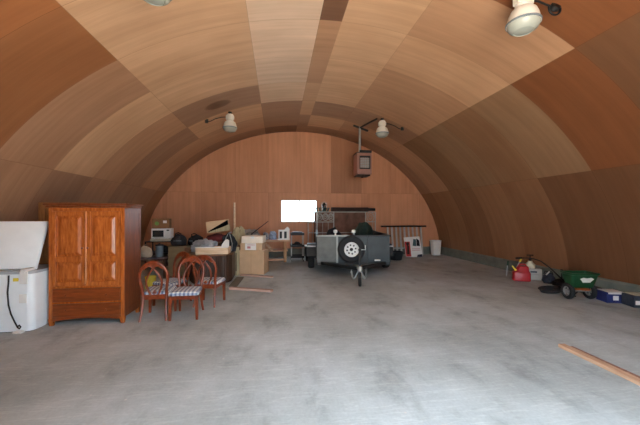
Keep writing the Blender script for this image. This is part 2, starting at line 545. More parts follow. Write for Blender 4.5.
def end_wall(name, y, opening, toneL, toneU, facing, zsplit=2.44):
    """flat plywood end wall under the arch, upright sheets 1.22 wide, with one rectangular opening"""
    bm = bmesh.new()
    uvg = bm.loops.layers.uv.new('grain'); uvc = bm.loops.layers.uv.new('cell')
    tn = bm.loops.layers.float_color.new('tone')
    rnd = random.Random(11)
    ox0, ox1, oz0, oz1 = opening
    xl, xr = RX - EA, RX + EA
    xs = [RX - 0.02 + 1.22 * k for k in range(-5, 6)]
    edges = sorted(set([xl - 0.1] + [x for x in xs if xl + 0.02 < x < xr - 0.02] + [xr + 0.1]))
    for i, (a, b) in enumerate(zip(edges, edges[1:])):
        for row, (z0, z1) in enumerate(((0.0, zsplit), (zsplit, 99.0))):
            tone = (toneL, toneU)[row][i % len((toneL, toneU)[row])]
            j = rnd.uniform(0.97, 1.03)
            c = TONE[tone]; c = (c[0] * j, c[1] * j, c[2] * j, 1)
            ou, ov = rnd.uniform(0, 40), rnd.uniform(0, 40)
            n = 8
            cx = sorted(set([a + (b - a) * t / n for t in range(n + 1)] + [x for x in (ox0, ox1) if a < x < b]))
            for p, q in zip(cx, cx[1:]):
                spans = [(z0, z1)]
                if p >= ox0 - 1e-6 and q <= ox1 + 1e-6:
                    spans = [(z0, min(z1, oz0)), (max(z0, oz1), z1)]
                for s0, s1 in spans:
                    top = (arch_z(max(p, min(q, RX))) if p <= RX <= q else max(arch_z(p), arch_z(q))) + 0.12
                    tp = tq = min(s1, top)
                    if max(tp, tq) - s0 < 1e-4 or s1 - s0 < 1e-4:
                        continue
                    tp, tq = max(tp, s0), max(tq, s0)
                    pts = [(p, s0), (q, s0), (q, tq), (p, tp)]
                    f = bm.faces.new([bm.verts.new((x, y, z)) for x, z in pts])
                    for lp, (x, z) in zip(f.loops, pts):
                        lp[uvg].uv = (x + ou, z + ov); lp[uvc].uv = (x - a, z - z0); lp[tn] = c
    bmesh.ops.remove_doubles(bm, verts=bm.verts[:], dist=1e-4)
    bmesh.ops.recalc_face_normals(bm, faces=bm.faces[:])
    for f in bm.faces:
        if f.normal.y * facing < 0:
            f.normal_flip()
    me = bpy.data.meshes.new(name); bm.to_mesh(me); bm.free()
    me.materials.append(PLY)
    o = bpy.data.objects.new(name, me); col.objects.link(o)
    md = o.modifiers.new('thickness', 'SOLIDIFY'); md.thickness = 0.1; md.offset = -1
    return tag(o, kind='structure')

WX0, WX1, WZ0, WZ1 = 0.115, 1.51, 1.31, 2.17
end_wall('wall_back', YB, (WX0, WX1, WZ0, WZ1), 'wWwwWWWwWw', 'wWwwWWVwwW', -1)
DX0, DX1, DZ = -0.5, 2.9, 3.7
end_wall('wall_front', YF, (DX0, DX1, 0.0, DZ), 'MMM', 'MMM', 1)

b = MB(); b.box(-5.2, 6.9, YF - 0.1, YB + 0.1, -0.15, 0.0)
tag(b.build('floor', 'concrete'), kind='structure')
b = MB(); b.box(-40, 40, -60, YF - 0.1, -0.4, -0.03); b.box(-40, 40, YB + 0.1, 60, -0.4, -0.03)
tag(b.build('ground', 'gravel'), kind='structure')

# poured footing along the walls
def curb(name, side):
    m = MB()
    x0 = arch_x(0.0, side); x1 = arch_x(0.3, side)
    poly = [(x0 + side * 0.05, 0.0), (x0 - side * 0.09, 0.0), (x1 - side * 0.075, 0.27), (x1 - side * 0.04, 0.3), (x1 + side * 0.05, 0.3)]
    m.prism(poly, YF + 0.02, YB - 0.01)
    return tag(m.build(name, 'curb'), kind='structure')
curb('baseboard_left', -1); curb('baseboard_right', 1)
b = MB(); b.box(arch_x(0.2, -1) + 0.1, arch_x(0.2, 1) - 0.1, YB - 0.07, YB + 0.02, 0, 0.3, 0.01)
tag(b.build('baseboard_back', 'curb'), kind='structure')

w = bpy.data.objects.new('window_1', None); col.objects.link(w); w.location = (0, YB, 0); tag(w, kind='structure')
b = MB()
for x0, x1, z0, z1 in ((WX0, WX1, WZ0, WZ0 + 0.03), (WX0, WX1, WZ1 - 0.03, WZ1), (WX0, WX0 + 0.03, WZ0, WZ1), (WX1 - 0.03, WX1, WZ0, WZ1), (0.79, 0.84, WZ0, WZ1)):
    b.box(x0, x1, 0.02, 0.07, z0, z1)
b.build('window_frame', 'greymetal', w)
b = MB(); b.box(WX0, WX1, 0.045, 0.05, WZ0, WZ1); b.build('pane', 'glass', w)

# ------------------------------------------------------------------ freezer
fz = thing('chest_freezer', 'white chest freezer with its lid raised and a black cord on its back', 'freezer', (-4.0, 4.72, 0))
FW0, FW1 = -0.68, 0.68
def rounded(x0, x1, y0, y1, r, n=5):
    pts = []
    for cx, cy, a0 in ((x1 - r, y0 + r, -90), (x1 - r, y1 - r, 0), (x0 + r, y1 - r, 90), (x0 + r, y0 + r, 180)):
        for i in range(n + 1):
            a = math.radians(a0 + 90 * i / n)
            pts.append((cx + r * math.cos(a), cy + r * math.sin(a)))
    return pts
b = MB(); b.plan(rounded(FW0, FW1, 0, 0.66, 0.07), 0.015, 0.79, 0.004); b.build('cabinet', 'white', fz)
b = MB(); b.plan(rounded(FW0 + 0.005, FW1 - 0.005, 0.005, 0.655, 0.065), 0.79, 0.825, 0.008); b.build('rim', 'gasket', fz)
b = MB(); b.plan(rounded(FW0 + 0.05, FW1 - 0.05, 0.03, 0.62, 0.05), 0.0, 0.015); b.build('plinth', 'black', fz)
b = MB()
tilt = Matrix.Translation((0, 0.16, 0.835)) @ Matrix.Rotation(math.radians(-20), 4, 'X')
b.box(FW0 + 0.0, FW1 - 0.08, 0.0, 0.05, 0, 0.715, 0.014, 2, tilt)
lid = b.build('lid', 'white', fz)
b = MB(); b.box(FW0 + 0.05, FW1 - 0.13, 0.05, 0.07, 0.05, 0.66, 0.006, 1, tilt); b.build('lid_liner', 'gasket', lid)
b = MB()
b.box(0.53, 0.63, -0.018, 0.0, 0.66, 0.83, 0.004); b.box(0.545, 0.60, -0.024, 0.155, 0.80, 0.86, 0.004)
b.build('hinge', 'whitep', fz)
b = MB(); b.box(0.52, 0.61, -0.012, 0.002, 0.40, 0.52, 0.004); b.build('drain_cover', 'whitep', fz)
b = MB(); b.box(0.445, 0.51, -0.004, 0.002, 0.695, 0.74); tag(b.build('sticker', 'yellow', fz), 'yellow sticker')
b = MB()
b.tube([(x + 0.138, y, z) for x, y, z in ((0.262, -0.012, 0.78), (0.262, -0.014, 0.70), (0.25, -0.015, 0.55), (0.262, -0.015, 0.38), (0.29, -0.015, 0.26), (0.34, -0.02, 0.15), (0.38, -0.025, 0.075), (0.405, -0.03, 0.06), (0.42, -0.03, 0.085), (0.40, -0.03, 0.11), (0.38, -0.02, 0.09))], 0.009, 6)
b.build('power_cord', 'black', fz)
b = MB(); b.box(0.47, 0.58, -0.06, 0.03, 0.0, 0.03, 0.01); b.build('foot', 'whitep', fz)

# ------------------------------------------------------------------ armoire
ar = thing('armoire', 'orange-brown wooden armoire with two panelled doors above two drawers', 'wardrobe', (-2.755, 4.93, 0))
AW, AD = 0.505, 0.54
b = MB()
b.box(-AW, AW, 0.012, AD, 0.09, 1.70)
b.box(AW, AW + 0.006, 0.0, 0.06, 0.09, 1.70, 0.002); b.box(AW, AW + 0.006, AD - 0.06, AD, 0.09, 1.70, 0.002)
b.box(AW, AW + 0.006, 0.06, AD - 0.06, 1.62, 1.70, 0.002); b.box(AW, AW + 0.006, 0.06, AD - 0.06, 0.09, 0.2, 0.002)
b.build('body', 'armoire_dark', ar)
b = MB()
for s in (-1, 1):
    x0, x1 = (s * AW, s * (AW - 0.05))
    b.box(min(x0, x1), max(x0, x1), -0.008, 0.012, 0.09, 1.70, 0.004)
b.box(-AW + 0.05, AW - 0.05, -0.004, 0.012, 1.655, 1.70)
b.box(-AW + 0.05, AW - 0.05, -0.004, 0.012, 0.535, 0.565)
b.box(-AW + 0.05, AW - 0.05, -0.004, 0.012, 0.315, 0.335)
b.build('face_frame', 'armoire', ar)
b = MB(); b.box(-AW - 0.05, AW + 0.05, -0.05, AD + 0.01, 1.735, 1.765, 0.01, 2); b.box(-AW - 0.028, AW + 0.028, -0.028, AD, 1.70, 1.735, 0.008, 2)
b.build('cornice', 'armoire_dark', ar)
for s in (-1, 1):
    xo, xi = s * (AW - 0.055), s * 0.004
    x0, x1 = min(xo, xi), max(xo, xi)
    b = MB()
    z0, z1 = 0.57, 1.65
    st = 0.055
    b.box(x0, x0 + st, -0.03, 0.008, z0, z1, 0.004); b.box(x1 - st, x1, -0.03, 0.008, z0, z1, 0.004)
    for za, zb in ((z0, z0 + 0.06), (0.92, 1.0), (z1 - 0.065, z1)):
        b.box(x0 + st, x1 - st, -0.03, 0.008, za, zb, 0.003)
    d = b.build('door', 'armoire', ar)
    for za, zb in ((z0 + 0.06, 0.92), (1.0, z1 - 0.065)):
        p = MB()
        a0, a1 = x0 + st, x1 - st
        ring0 = [(a0, 0.002, za), (a1, 0.002, za), (a1, 0.002, zb), (a0, 0.002, zb)]
        i1 = 0.014
        ring1 = [(a0 + i1, 0.001, za + i1), (a1 - i1, 0.001, za + i1), (a1 - i1, 0.001, zb - i1), (a0 + i1, 0.001, zb - i1)]
        i2 = 0.055
        ring2 = [(a0 + i2, -0.018, za + i2), (a1 - i2, -0.018, za + i2), (a1 - i2, -0.018, zb - i2), (a0 + i2, -0.018, zb - i2)]
        back = [(x, 0.009, z) for x, _, z in ring0]
        p.loft([back, ring0, ring1, ring2])
        p.build('door_panel', 'armoire', d, sharp=5)
    k = MB(); k.lathe([(0.006, 0), (0.006, 0.012), (0.014, 0.02), (0.014, 0.028), (0, 0.034)], 12, Matrix.Translation((s * 0.035, -0.03, 1.12)) @ Matrix.Rotation(PI / 2, 4, 'X'))
    k.build('knob', 'armoire_dark', d)
b = MB(); b.lathe([(0.015, 0.60), (0.015, 1.63), (0.008, 1.65)], 12, Matrix.Translation((0, -0.032, 0)))
b.build('astragal', 'gloss', ar)
for z0, z1 in ((0.34, 0.53), (0.125, 0.31)):
    b = MB(); b.box(-AW + 0.055, AW - 0.055, -0.018, 0.01, z0, z1, 0.005)
    d = b.build('drawer', 'armoire_h', ar)
    for s in (-1, 1):
        k = MB(); k.lathe([(0.007, 0), (0.007, 0.012), (0.016, 0.02), (0.016, 0.028), (0, 0.034)], 12, Matrix.Translation((s * 0.27, -0.018, (z0 + z1) / 2)) @ Matrix.Rotation(PI / 2, 4, 'X'))
        k.build('knob', 'armoire_h', d)
b = MB()
pts = [(-AW + 0.05, 0.125), (AW - 0.05, 0.125)]
arcp = [(AW - 0.05 - (2 * AW - 0.1) * i / 14, 0.065 + 0.035 * math.sin(PI * i / 14)) for i in range(15)]
b.prism(pts + arcp, -0.012, 0.012); b.build('apron', 'armoire_h', ar)
for x in (-AW, AW - 0.06):
    for y in (-0.012, AD - 0.06):
        b = MB(); zt = 0.1
        b.loft([[(x + 0.008, y + 0.008, 0), (x + 0.052, y + 0.008, 0), (x + 0.052, y + 0.052, 0), (x + 0.008, y + 0.052, 0)],
                [(x - 0.003, y - 0.002, zt), (x + 0.063, y - 0.002, zt), (x + 0.063, y + 0.06, zt), (x - 0.003, y + 0.06, zt)]])
        b.build('foot', 'armoire', ar)

b = MB(); b.box(-0.42, 0.42, -0.02, 0.02, 0, 1.80, 0.004)
b.box(-0.42, -0.33, -0.032, -0.02, 0, 1.80, 0.003); b.box(0.33, 0.42, -0.032, -0.02, 0, 1.80, 0.003); b.box(-0.33, 0.33, -0.032, -0.02, 1.7, 1.80, 0.003)
o = place(b.build('wooden_door', 'oak'), (-3.43, 5.62, 0))
tag(o, 'oak door panel standing upright behind the armoire', 'door panel')

# ------------------------------------------------------------------ dining chairs
def make_chair():
    t = thing('dining_chair', 'x', 'chair', group='oval-back dining chairs')
    lean = lambda z: -0.20 - 0.17 * max(0.0, z - 0.36)
    for s in (-1, 1):
        b = MB()
        b.loft([[(s * 0.195 + dx * 0.016, 0.19 + dy * 0.016, 0) for dx, dy in ((-1, -1), (1, -1), (1, 1), (-1, 1))],
                [(s * 0.188 + dx * 0.024, 0.185 + dy * 0.024, 0.36) for dx, dy in ((-1, -1), (1, -1), (1, 1), (-1, 1))]])
        b.build('leg', 'chair', t)
        b = MB()
        b.tube([(s * 0.185, -0.29, 0), (s * 0.172, -0.25, 0.12), (s * 0.165, -0.215, 0.26), (s * 0.165, -0.20, 0.37), (s * 0.178, lean(0.45), 0.45)], [0.017, 0.02, 0.022, 0.024, 0.02], 8)
        b.build('leg', 'chair', t)
    b = MB()
    b.box(-0.19, 0.19, 0.165, 0.195, 0.31, 0.375, 0.004); b.box(-0.17, 0.17, -0.215, -0.185, 0.31, 0.385, 0.004)
    for s in (-1, 1):
        b.bar((s * 0.17, -0.2, 0.345), (s * 0.19, 0.18, 0.345), 0.026, 0.065)
    b.build('seat_frame', 'chair', t)
    # upholstered seat
    b = MB()
    def ring(k, z):
        pts = []
        for x, y in rounded(-1, 1, -1, 1, 0.25, 4):
            wdt = 0.225 if y > 0 else 0.225 - 0.035 * (-y)
            pts.append((x * wdt * k, y * 0.215 * k + 0.005, z))
        return pts
    b.loft([ring(0.96, 0.372), ring(1.0, 0.385), ring(1.0, 0.405), ring(0.93, 0.425), ring(0.7, 0.436), ring(0.3, 0.44)])
    b.build('seat', 'plaid', t)
    # oval back
    b = MB()
    zc, hz, hx = 0.655, 0.235, 0.195
    half = [(0.165, 0.36), (0.166, 0.42), (0.172, 0.48), (0.182, 0.54), (0.192, 0.60)]
    pts = [(-x, lean(z), z) for x, z in half]
    for i in range(25):
        a = math.radians(-98 + 196 * i / 24)
        pts.append((hx * 1.01 * math.sin(a), lean(zc + hz * math.cos(a)), zc + hz * math.cos(a)))
    pts += [(x, lean(z), z) for x, z in reversed(half)]
    b.tube(pts, 0.021, 8)
    bk = b.build('backrest', 'chair', t)
    # broad crest on top of the oval
    b = MB()
    ou, inn = [], []
    for i in range(13):
        a = math.radians(-52 + 104 * i / 12)
        ou.append((hx * 1.08 * math.sin(a), zc + hz * 1.09 * math.cos(a)))
        inn.append((hx * 0.86 * math.sin(a), zc + hz * (0.70 + 0.13 * abs(math.sin(a))) * math.cos(a)))
    secs = []
    m = MB()
    for (x0, z0), (x1, z1) in zip(ou, inn):
        secs.append([(x0, lean(z0) - 0.013, z0), (x0, lean(z0) + 0.013, z0), (x1, lean(z1) + 0.013, z1), (x1, lean(z1) - 0.013, z1)])
    m.loft(secs); m.build('crest_rail', 'chair', bk)
    b.bm.free()
    # two bowed splats that cross near the top
    for s in (-1, 1):
        b = MB(); pts = []
        for i in range(17):
            u = i / 16
            z = 0.375 + 0.49 * u
            x = s * (0.05 * (1 - u) ** 3 + 0.098 * math.sin(PI * min(1, u / 0.86)) ** 1.0 * (1 if u < 0.86 else 0) + (0 if u < 0.86 else -(u - 0.86) * 0.5))
            pts.append((x, lean(z) + s * 0.004, z))
        b.tube(pts, 0.019, 8, False, 0.8)
        b.build('splat', 'chair', bk)
    b = MB()
    b.tube([(-0.02, lean(0.43), 0.43), (0.0, lean(0.42), 0.42), (0.02, lean(0.43), 0.43)], 0.03, 8)
    b.build('splat_shoe', 'chair', bk)
    return t
c0 = make_chair()
place(c0, (-1.87, 5.22, 0), 3)
c0['label'] = 'cherry dining chair beside the armoire, its back turned to the camera'
dup(c0, (-1.425, 5.13, 0), 181, 'cherry dining chair with its plaid seat front facing the camera, nearest the open floor')
dup(c0, (-1.22, 5.84, 0), -9, 'cherry dining chair standing in front of the dark barrel-sided cabinet, turned away')
dup(c0, (-1.90, 5.86, 0), 150, 'cherry dining chair hemmed in behind the others, only its oval back clear')

# ------------------------------------------------------------------ clutter at the back, armoire side
t = thing('low_table', 'low dark wooden table under a beige bag and a grey can', 'table', (-3.33, 8.55, 0))
b = MB(); b.box(-0.55, 0.55, -0.35, 0.35, 0.45, 0.49, 0.008); b.build('table_top', 'darkwood', t)
for x in (-0.5, 0.5):
    for y in (-0.3, 0.3):
        b = MB(); b.box(x - 0.03, x + 0.03, y - 0.03, y + 0.03, 0, 0.45, 0.004); b.build('leg', 'darkwood', t)
b = MB(); b.box(-0.33, 0.33, -0.09, 0.09, 0, 0.012, 0.004)
for x in [-0.31 + 0.04 * i for i in range(16)]:
    b.tube([(x, -0.09, 0.006), (x, -0.12, 0.004)], 0.004, 4)
o = place(b.build('table_runner', 'rug'), (-3.2, 8.33, 0.49)); tag(o, 'patterned fringed runner spread along the edge of the low table', 'cloth')
t = thing('cloth_bag', 'round beige cloth bag lying on the low table beside the armoire', 'bag', (-3.42, 8.62, 0.49))
b = MB(); b.lump((0, 0, 0), (0.17, 0.14, 0.29), 2, 0.12, 1.6); b.build('body', 'beige', t)
b = MB(); b.tube([(-0.06, 0, 0.26), (-0.05, 0, 0.31), (0, 0, 0.33), (0.05, 0, 0.31), (0.06, 0, 0.26)], 0.011, 6); b.build('handle', 'beige', t)
t = thing('canister', 'grey-blue metal canister below the microwave', 'canister', (-3.08, 8.62, 0.49))
b = MB(); b.lathe([(0.09, 0), (0.095, 0.01), (0.095, 0.29), (0.088, 0.30)], 24); b.build('body', 'steelblue', t)
b = MB(); b.lathe([(0.099, 0.30), (0.099, 0.325), (0.03, 0.34), (0.02, 0.36), (0, 0.362)], 24); b.build('lid', 'black', t)

t = thing('metal_rack', 'dark open rack holding up the microwave', 'rack', (-3.43, 9.88, 0))
for z in (0.12, 0.46, 0.81):
    b = MB(); b.box(-0.4, 0.42, -0.28, 0.28, z - 0.02, z + 0.01, 0.004); b.build('shelf', 'darksteel', t)
for x in (-0.39, 0.41):
    for y in (-0.27, 0.27):
        b = MB(); b.box(x - 0.015, x + 0.015, y - 0.015, y + 0.015, 0, 0.82); b.build('post', 'darksteel', t)
b = MB(); b.lump((0, 0, 0), (0.2, 0.15, 0.2), 4, 0.15, 2.2); place(b.build('cloth_heap', 'blackcloth'), (-3.4, 9.88, 0.474))
tag(scene.objects['cloth_heap'], 'crumpled black cloth on the middle shelf of the dark rack', 'cloth')
t = thing('microwave_stand', 'pale slab-shaped tray under the microwave on the rack', 'tray', (-3.42, 9.84, 0.82))
b = MB(); b.box(-0.27, 0.27, -0.24, 0.2, 0, 0.07, 0.01, 2); b.build('body', 'cream', t)
b = MB(); b.box(-0.2, 0.12, -0.248, -0.238, 0.025, 0.045, 0.002); b.build('slot', 'greymetal', t)
t = thing('microwave', 'white microwave oven with dark window under a cardboard box', 'microwave', (-3.42, 9.84, 0.89), 3)
b = MB(); b.box(-0.26, 0.26, -0.2, 0.18, 0.012, 0.30, 0.008, 2); b.build('casing', 'white', t)
b = MB(); b.box(-0.25, 0.14, -0.222, -0.2, 0.022, 0.29, 0.006); d = b.build('door', 'whitep', t)
b = MB(); b.box(-0.215, 0.085, -0.228, -0.22, 0.06, 0.25, 0.004); b.build('door_glass', 'darkglass', d)
b = MB(); b.box(0.15, 0.25, -0.214, -0.2, 0.022, 0.29, 0.004); p = b.build('control_panel', 'whitep', t)
b = MB(); b.box(0.165, 0.235, -0.218, -0.212, 0.235, 0.272); b.build('display', 'darkglass', p)
for x in (-0.22, 0.22):
    for y in (-0.16, 0.15):
        b = MB(); b.lathe([(0.015, 0), (0.015, 0.014)], 10, Matrix.Translation((x, y, 0))); b.build('foot', 'black', t)

def carton(name, label, loc, rz, sx, sy, sz, mat, tape=True, extra=None, flaps=0):
    t = thing(name, label, 'box', loc, rz)
    b = MB(); b.box(-sx / 2, sx / 2, -sy / 2, sy / 2, 0, sz, 0.006); b.build('body', mat, t)
    if tape:
        b = MB(); b.box(-0.028, 0.028, -sy / 2 - 0.002, sy / 2 + 0.002, sz - 0.1, sz + 0.002); b.build('packing_tape', 'tape', t)
    return t
t = carton('cardboard_box', 'small dark cardboard box with white label on top of the microwave', (-3.45, 9.86, 1.19), 4, 0.46, 0.3, 0.29, 'carton_dark', False)
b = MB(); b.box(0.07, 0.17, -0.155, -0.149, 0.16, 0.235); b.build('paper_label', 'paper', t)
b = MB(); b.lathe([(0.0, 0), (0.06, 0), (0.06, 0.003), (0, 0.003)], 10, Matrix.Translation((-0.1, -0.149, 0.15)) @ Matrix.Rotation(PI / 2, 4, 'X')); b.build('printed_mark', 'green_print', t)

t = thing('storage_cabinet', 'low worn olive-brown cabinet under the black duffel bags', 'cabinet', (-2.35, 8.62, 0))
b = MB(); b.box(-0.39, 0.39, -0.36, 0.3, 0.04, 0.77, 0.004); b.build('body', 'midwood', t)
b = MB(); b.box(-0.40, 0.40, -0.38, 0.31, 0.77, 0.80, 0.006); b.build('cabinet_top', 'olive', t)
b = MB(); b.box(-0.39, 0.0, -0.378, -0.36, 0.06, 0.76, 0.004); b.build('door', 'olive', t)
b = MB(); b.box(0.005, 0.39, -0.378, -0.36, 0.06, 0.76, 0.004); b.build('door', 'midwood', t)
b = MB(); b.box(-0.38, 0.38, -0.33, 0.28, 0, 0.04); b.build('plinth', 'darkwood', t)

def duffel(label, loc, rz, sx, sy, sz, seed):
    t = thing('duffel_bag', label, 'bag', loc, rz)
    b = MB(); b.lump((0, 0, 0), (sx, sy, sz), seed, 0.16, 1.8); b.build('body', 'blackcloth', t)
    b = MB(); b.tube([(-sx * 0.4, -sy * 0.4, sz * 0.8), (-sx * 0.35, -sy * 0.5, sz * 1.05), (0, -sy * 0.5, sz * 1.16), (sx * 0.35, -sy * 0.5, sz * 1.05), (sx * 0.4, -sy * 0.4, sz * 0.8)], 0.012, 6)
    b.build('strap', 'black', t)
    b = MB(); b.box(-sx * 0.5, sx * 0.5, -sy * 0.98, -sy * 0.9, sz * 0.42, sz * 0.47); b.build('zipper', 'steelblue', t)
    return t
duffel('black duffel bag on the olive cabinet, at the end by the microwave', (-2.57, 8.55, 0.80), 4, 0.19, 0.2, 0.29, 5)
duffel('black duffel bag on the olive cabinet, at the end by the grey garment', (-2.16, 8.58, 0.80), -8, 0.19, 0.2, 0.27, 8)
b = MB(); b.lathe([(0.15, 0), (0.17, 0.02), (0.19, 0.30), (0.205, 0.31), (0.205, 0.33), (0.185, 0.33), (0.165, 0.03), (0, 0.03)], 24, cap=False)
o = place(b.build('plastic_tub', 'yellow'), (-2.64, 6.9, 0)); o.scale = (0.55, 0.55, 0.95); tag(o, 'yellow plastic tub on the floor behind the armoire-side chair', 'tub')

# dark barrel-fronted cabinet with the drawer on top
t = thing('sideboard', 'dark brown barrel-sided cabinet with a pale wooden tray on top', 'cabinet', (-1.45, 7.4, 0))
xs = [-0.6 + 1.1 * i / 22 for i in range(23)]
def plan_poly(grow=0.0, rib=True):
    pts = []
    for i in range(45):
        u = i / 44
        x = -0.62 + 0.98 * u
        e = abs(2 * u - 1) ** 4
        y = -0.02 + 0.28 * e - (0.010 if (i % 2 and rib) else 0.0) - grow
        pts.append((x + (grow if u > 0.5 else -grow), y))
    return pts + [(0.36 + grow, 0.78), (-0.62 - grow, 0.78)]
b = MB(); b.plan(plan_poly(), 0.05, 0.65); b.build('body', 'darkwood', t, sharp=20)
b = MB(); b.plan(plan_poly(0.018, False), 0.65, 0.683, 0.006); b.build('cabinet_top', 'midwood', t)
b = MB(); b.plan(plan_poly(-0.03, False), 0.0, 0.05); b.build('plinth', 'darkwood', t)

t = thing('wooden_tray', 'pale wooden drawer-like tray lying on the dark barrel-sided cabinet', 'tray', (-1.51, 7.62, 0.684))
DW, DD, DH = 0.365, 0.2, 0.15
b = MB()
b.box(-DW, DW, -DD, -DD + 0.02, 0, DH, 0.003); b.box(-DW, DW, DD - 0.02, DD, 0, DH, 0.003)
b.box(-DW, -DW + 0.015, -DD + 0.02, DD - 0.02, 0, DH); b.box(DW - 0.015, DW, -DD + 0.02, DD - 0.02, 0, DH)
b.box(-DW + 0.015, DW - 0.015, -DD + 0.02, DD - 0.02, 0.0, 0.012)
b.build('carcass', 'palewood', t)
b = MB(); b.box(-DW - 0.008, DW + 0.008, -DD - 0.004, -DD + 0.024, DH, DH + 0.018, 0.004); b.build('front_lip', 'whitep', t)
b = MB()
poly = [(-0.11, 0), (0.11, 0), (0.11, 0.30)] + [(0.11 - 0.22 * math.sin(math.radians(a)) * 1.0, 0.30 - 0.30 * (1 - math.cos(math.radians(a)))) for a in range(15, 90, 15)]
b.prism([(-0.11, 0), (0.11, 0), (0.11, 0.28), (0.06, 0.31), (0.0, 0.27), (-0.06, 0.18)], 0, 0.03, bevel=0.004)
o = place(b.build('white_wedge', 'whitep'), (-1.28, 7.70, 0.70)); tag(o, 'white wedge-shaped panel standing up in the pale wooden tray', 'panel')
b = MB(); b.lump((0, 0, 0), (0.17, 0.11, 0.26), 12, 0.25, 2.6)
o = place(b.build('garment', 'greycloth'), (-1.66, 7.60, 0.70)); tag(o, 'grey garment bundled into the pale wooden tray', 'clothing')
b = MB(); b.lump((0, 0, 0), (0.30, 0.14, 0.3), 15, 0.35, 2.2)
o = place(b.build('garment', 'greycloth'), (-1.82, 8.0, 0.684)); tag(o, 'grey garment heaped behind the pale wooden tray', 'clothing')

t = thing('shoulder_bag', 'black shoulder bag with pale strap at the end of the barrel-sided cabinet', 'bag', (-1.22, 8.03, 0.684))
b = MB(); b.lump((0, 0, 0), (0.19, 0.13, 0.44), 21, 0.22, 2.2); b.build('body', 'blackcloth', t)
b = MB(); b.tube([(-0.12, -0.12, 0.05), (-0.1, -0.16, 0.2), (-0.04, -0.16, 0.36), (0.0, -0.08, 0.46), (0.05, 0.0, 0.47)], 0.028, 6, False, 0.4); b.build('strap', 'greycloth', t)
b = MB(); b.tube([(0.08, -0.12, 0.02), (0.1, -0.15, 0.2), (0.06, -0.13, 0.35), (0.02, -0.05, 0.45)], 0.02, 6, False, 0.4); b.build('buckle_strap', 'greymetal', t)

t = thing('shelf_unit', 'brown shelf unit behind the barrel-sided cabinet, under the burgundy blanket', 'shelf', (-1.55, 8.62, 0))
b = MB(); b.box(-0.38, -0.35, -0.28, 0.28, 0, 0.9, 0.003); b.box(0.35, 0.38, -0.28, 0.28, 0, 0.9, 0.003); b.box(-0.35, 0.35, 0.26, 0.28, 0, 0.9)
b.build('carcass', 'midwood', t)
for z in (0.05, 0.46, 0.875):
    b = MB(); b.box(-0.35, 0.35, -0.28, 0.26, z - 0.012, z + 0.012); b.build('shelf', 'midwood', t)
b = MB(); b.lump((0, 0, 0), (0.29, 0.22, 0.2), 31, 0.18, 1.6)
o = place(b.build('blanket', 'burgundy'), (-1.60, 8.6, 0.89)); tag(o, 'burgundy blanket folded on the brown shelf unit', 'blanket')
# open carton on its side above the blanket
t = thing('open_carton', 'tan carton lying on its side with shade painted inside, on the burgundy blanket', 'box', (-1.56, 8.60, 1.155), 10)
q = Matrix.Rotation(math.radians(-7), 4, 'Y')
b = MB()
for bx_ in ((-0.30, 0.28, -0.2, 0.2, 0.0, 0.02), (-0.30, 0.28, -0.2, 0.2, 0.27, 0.29), (-0.30, -0.275, -0.2, 0.2, 0.02, 0.27), (0.255, 0.28, -0.2, 0.2, 0.02, 0.27), (-0.275, 0.255, 0.18, 0.2, 0.02, 0.27)):
    b.box(*bx_, 0, 1, q)
b.build('body', 'carton', t)
b = MB()
for bx_ in ((-0.272, 0.252, -0.19, 0.178, 0.022, 0.027), (-0.272, 0.252, -0.19, 0.178, 0.263, 0.268), (-0.273, -0.268, -0.19, 0.178, 0.028, 0.262), (0.247, 0.252, -0.19, 0.178, 0.028, 0.262), (-0.266, 0.245, 0.172, 0.178, 0.028, 0.262)):
    b.box(*bx_, 0, 1, q)
tag(b.build('lining', 'matte', t), 'black inner faces painted as shade')  # inner faces blackened to paint the shade inside the carton
b = MB(); b.prism([(-0.30, 0.02), (-0.255, 0.05), (0.22, 0.275), (0.28, 0.29), (-0.30, 0.29)], -0.215, -0.2, q); b.build('flap', 'carton', t)
b = MB(); b.prism([(-0.30, 0.0), (0.28, 0.0), (0.28, 0.17), (0.14, 0.12), (-0.24, 0.03)], -0.215, -0.2, q); b.build('flap', 'palepanel', t)

b = MB(); b.lump((0, 0, 0), (0.17, 0.1, 0.52), 33, 0.4, 1.9)
o = place(b.build('packing_sheet', 'palepanel'), (-1.12, 9.17, 0.722)); tag(o, 'crumpled pale packing sheet on the slatted crate beside the open carton', 'sheet')
b = MB(); b.lump((0, 0, 0), (0.07, 0.09, 0.36), 38, 0.3, 2.0)
o = place(b.build('rag', 'tarp'), (-0.83, 9.2, 0.722)); tag(o, 'grey rag heaped on the slatted crate behind the stacked boxes', 'cloth')
b = MB(); b.box(-0.22, 0.22, -0.16, 0.16, 0, 0.72, 0.005)
for z in (0.12, 0.32, 0.52):
    b.box(-0.226, 0.226, -0.166, 0.166, z, z + 0.1, 0.003)
o = place(b.build('wooden_crate', 'midwood'), (-0.98, 9.22, 0)); tag(o, 'tall slatted wooden crate behind the stacked boxes', 'crate')
b = MB(); b.tube([(0, 0, 0), (0.0, 0.0, 1.96)], [0.03, 0.027], 10)
o = place(b.build('wooden_pole', 'palewood'), (-1.275, 9.42, 0)); tag(o, 'pale upright wooden pole rising above the clutter', 'pole')
b = MB(); b.tube([(-1.16, 9.34, 0.737), (-0.75, 9.5, 1.05), (-0.30, 9.72, 1.40)], [0.014, 0.014, 0.01], 8)
o = b.build('fishing_rod', 'black'); tag(o, 'long thin dark rod slanting up over the stacked boxes', 'rod')

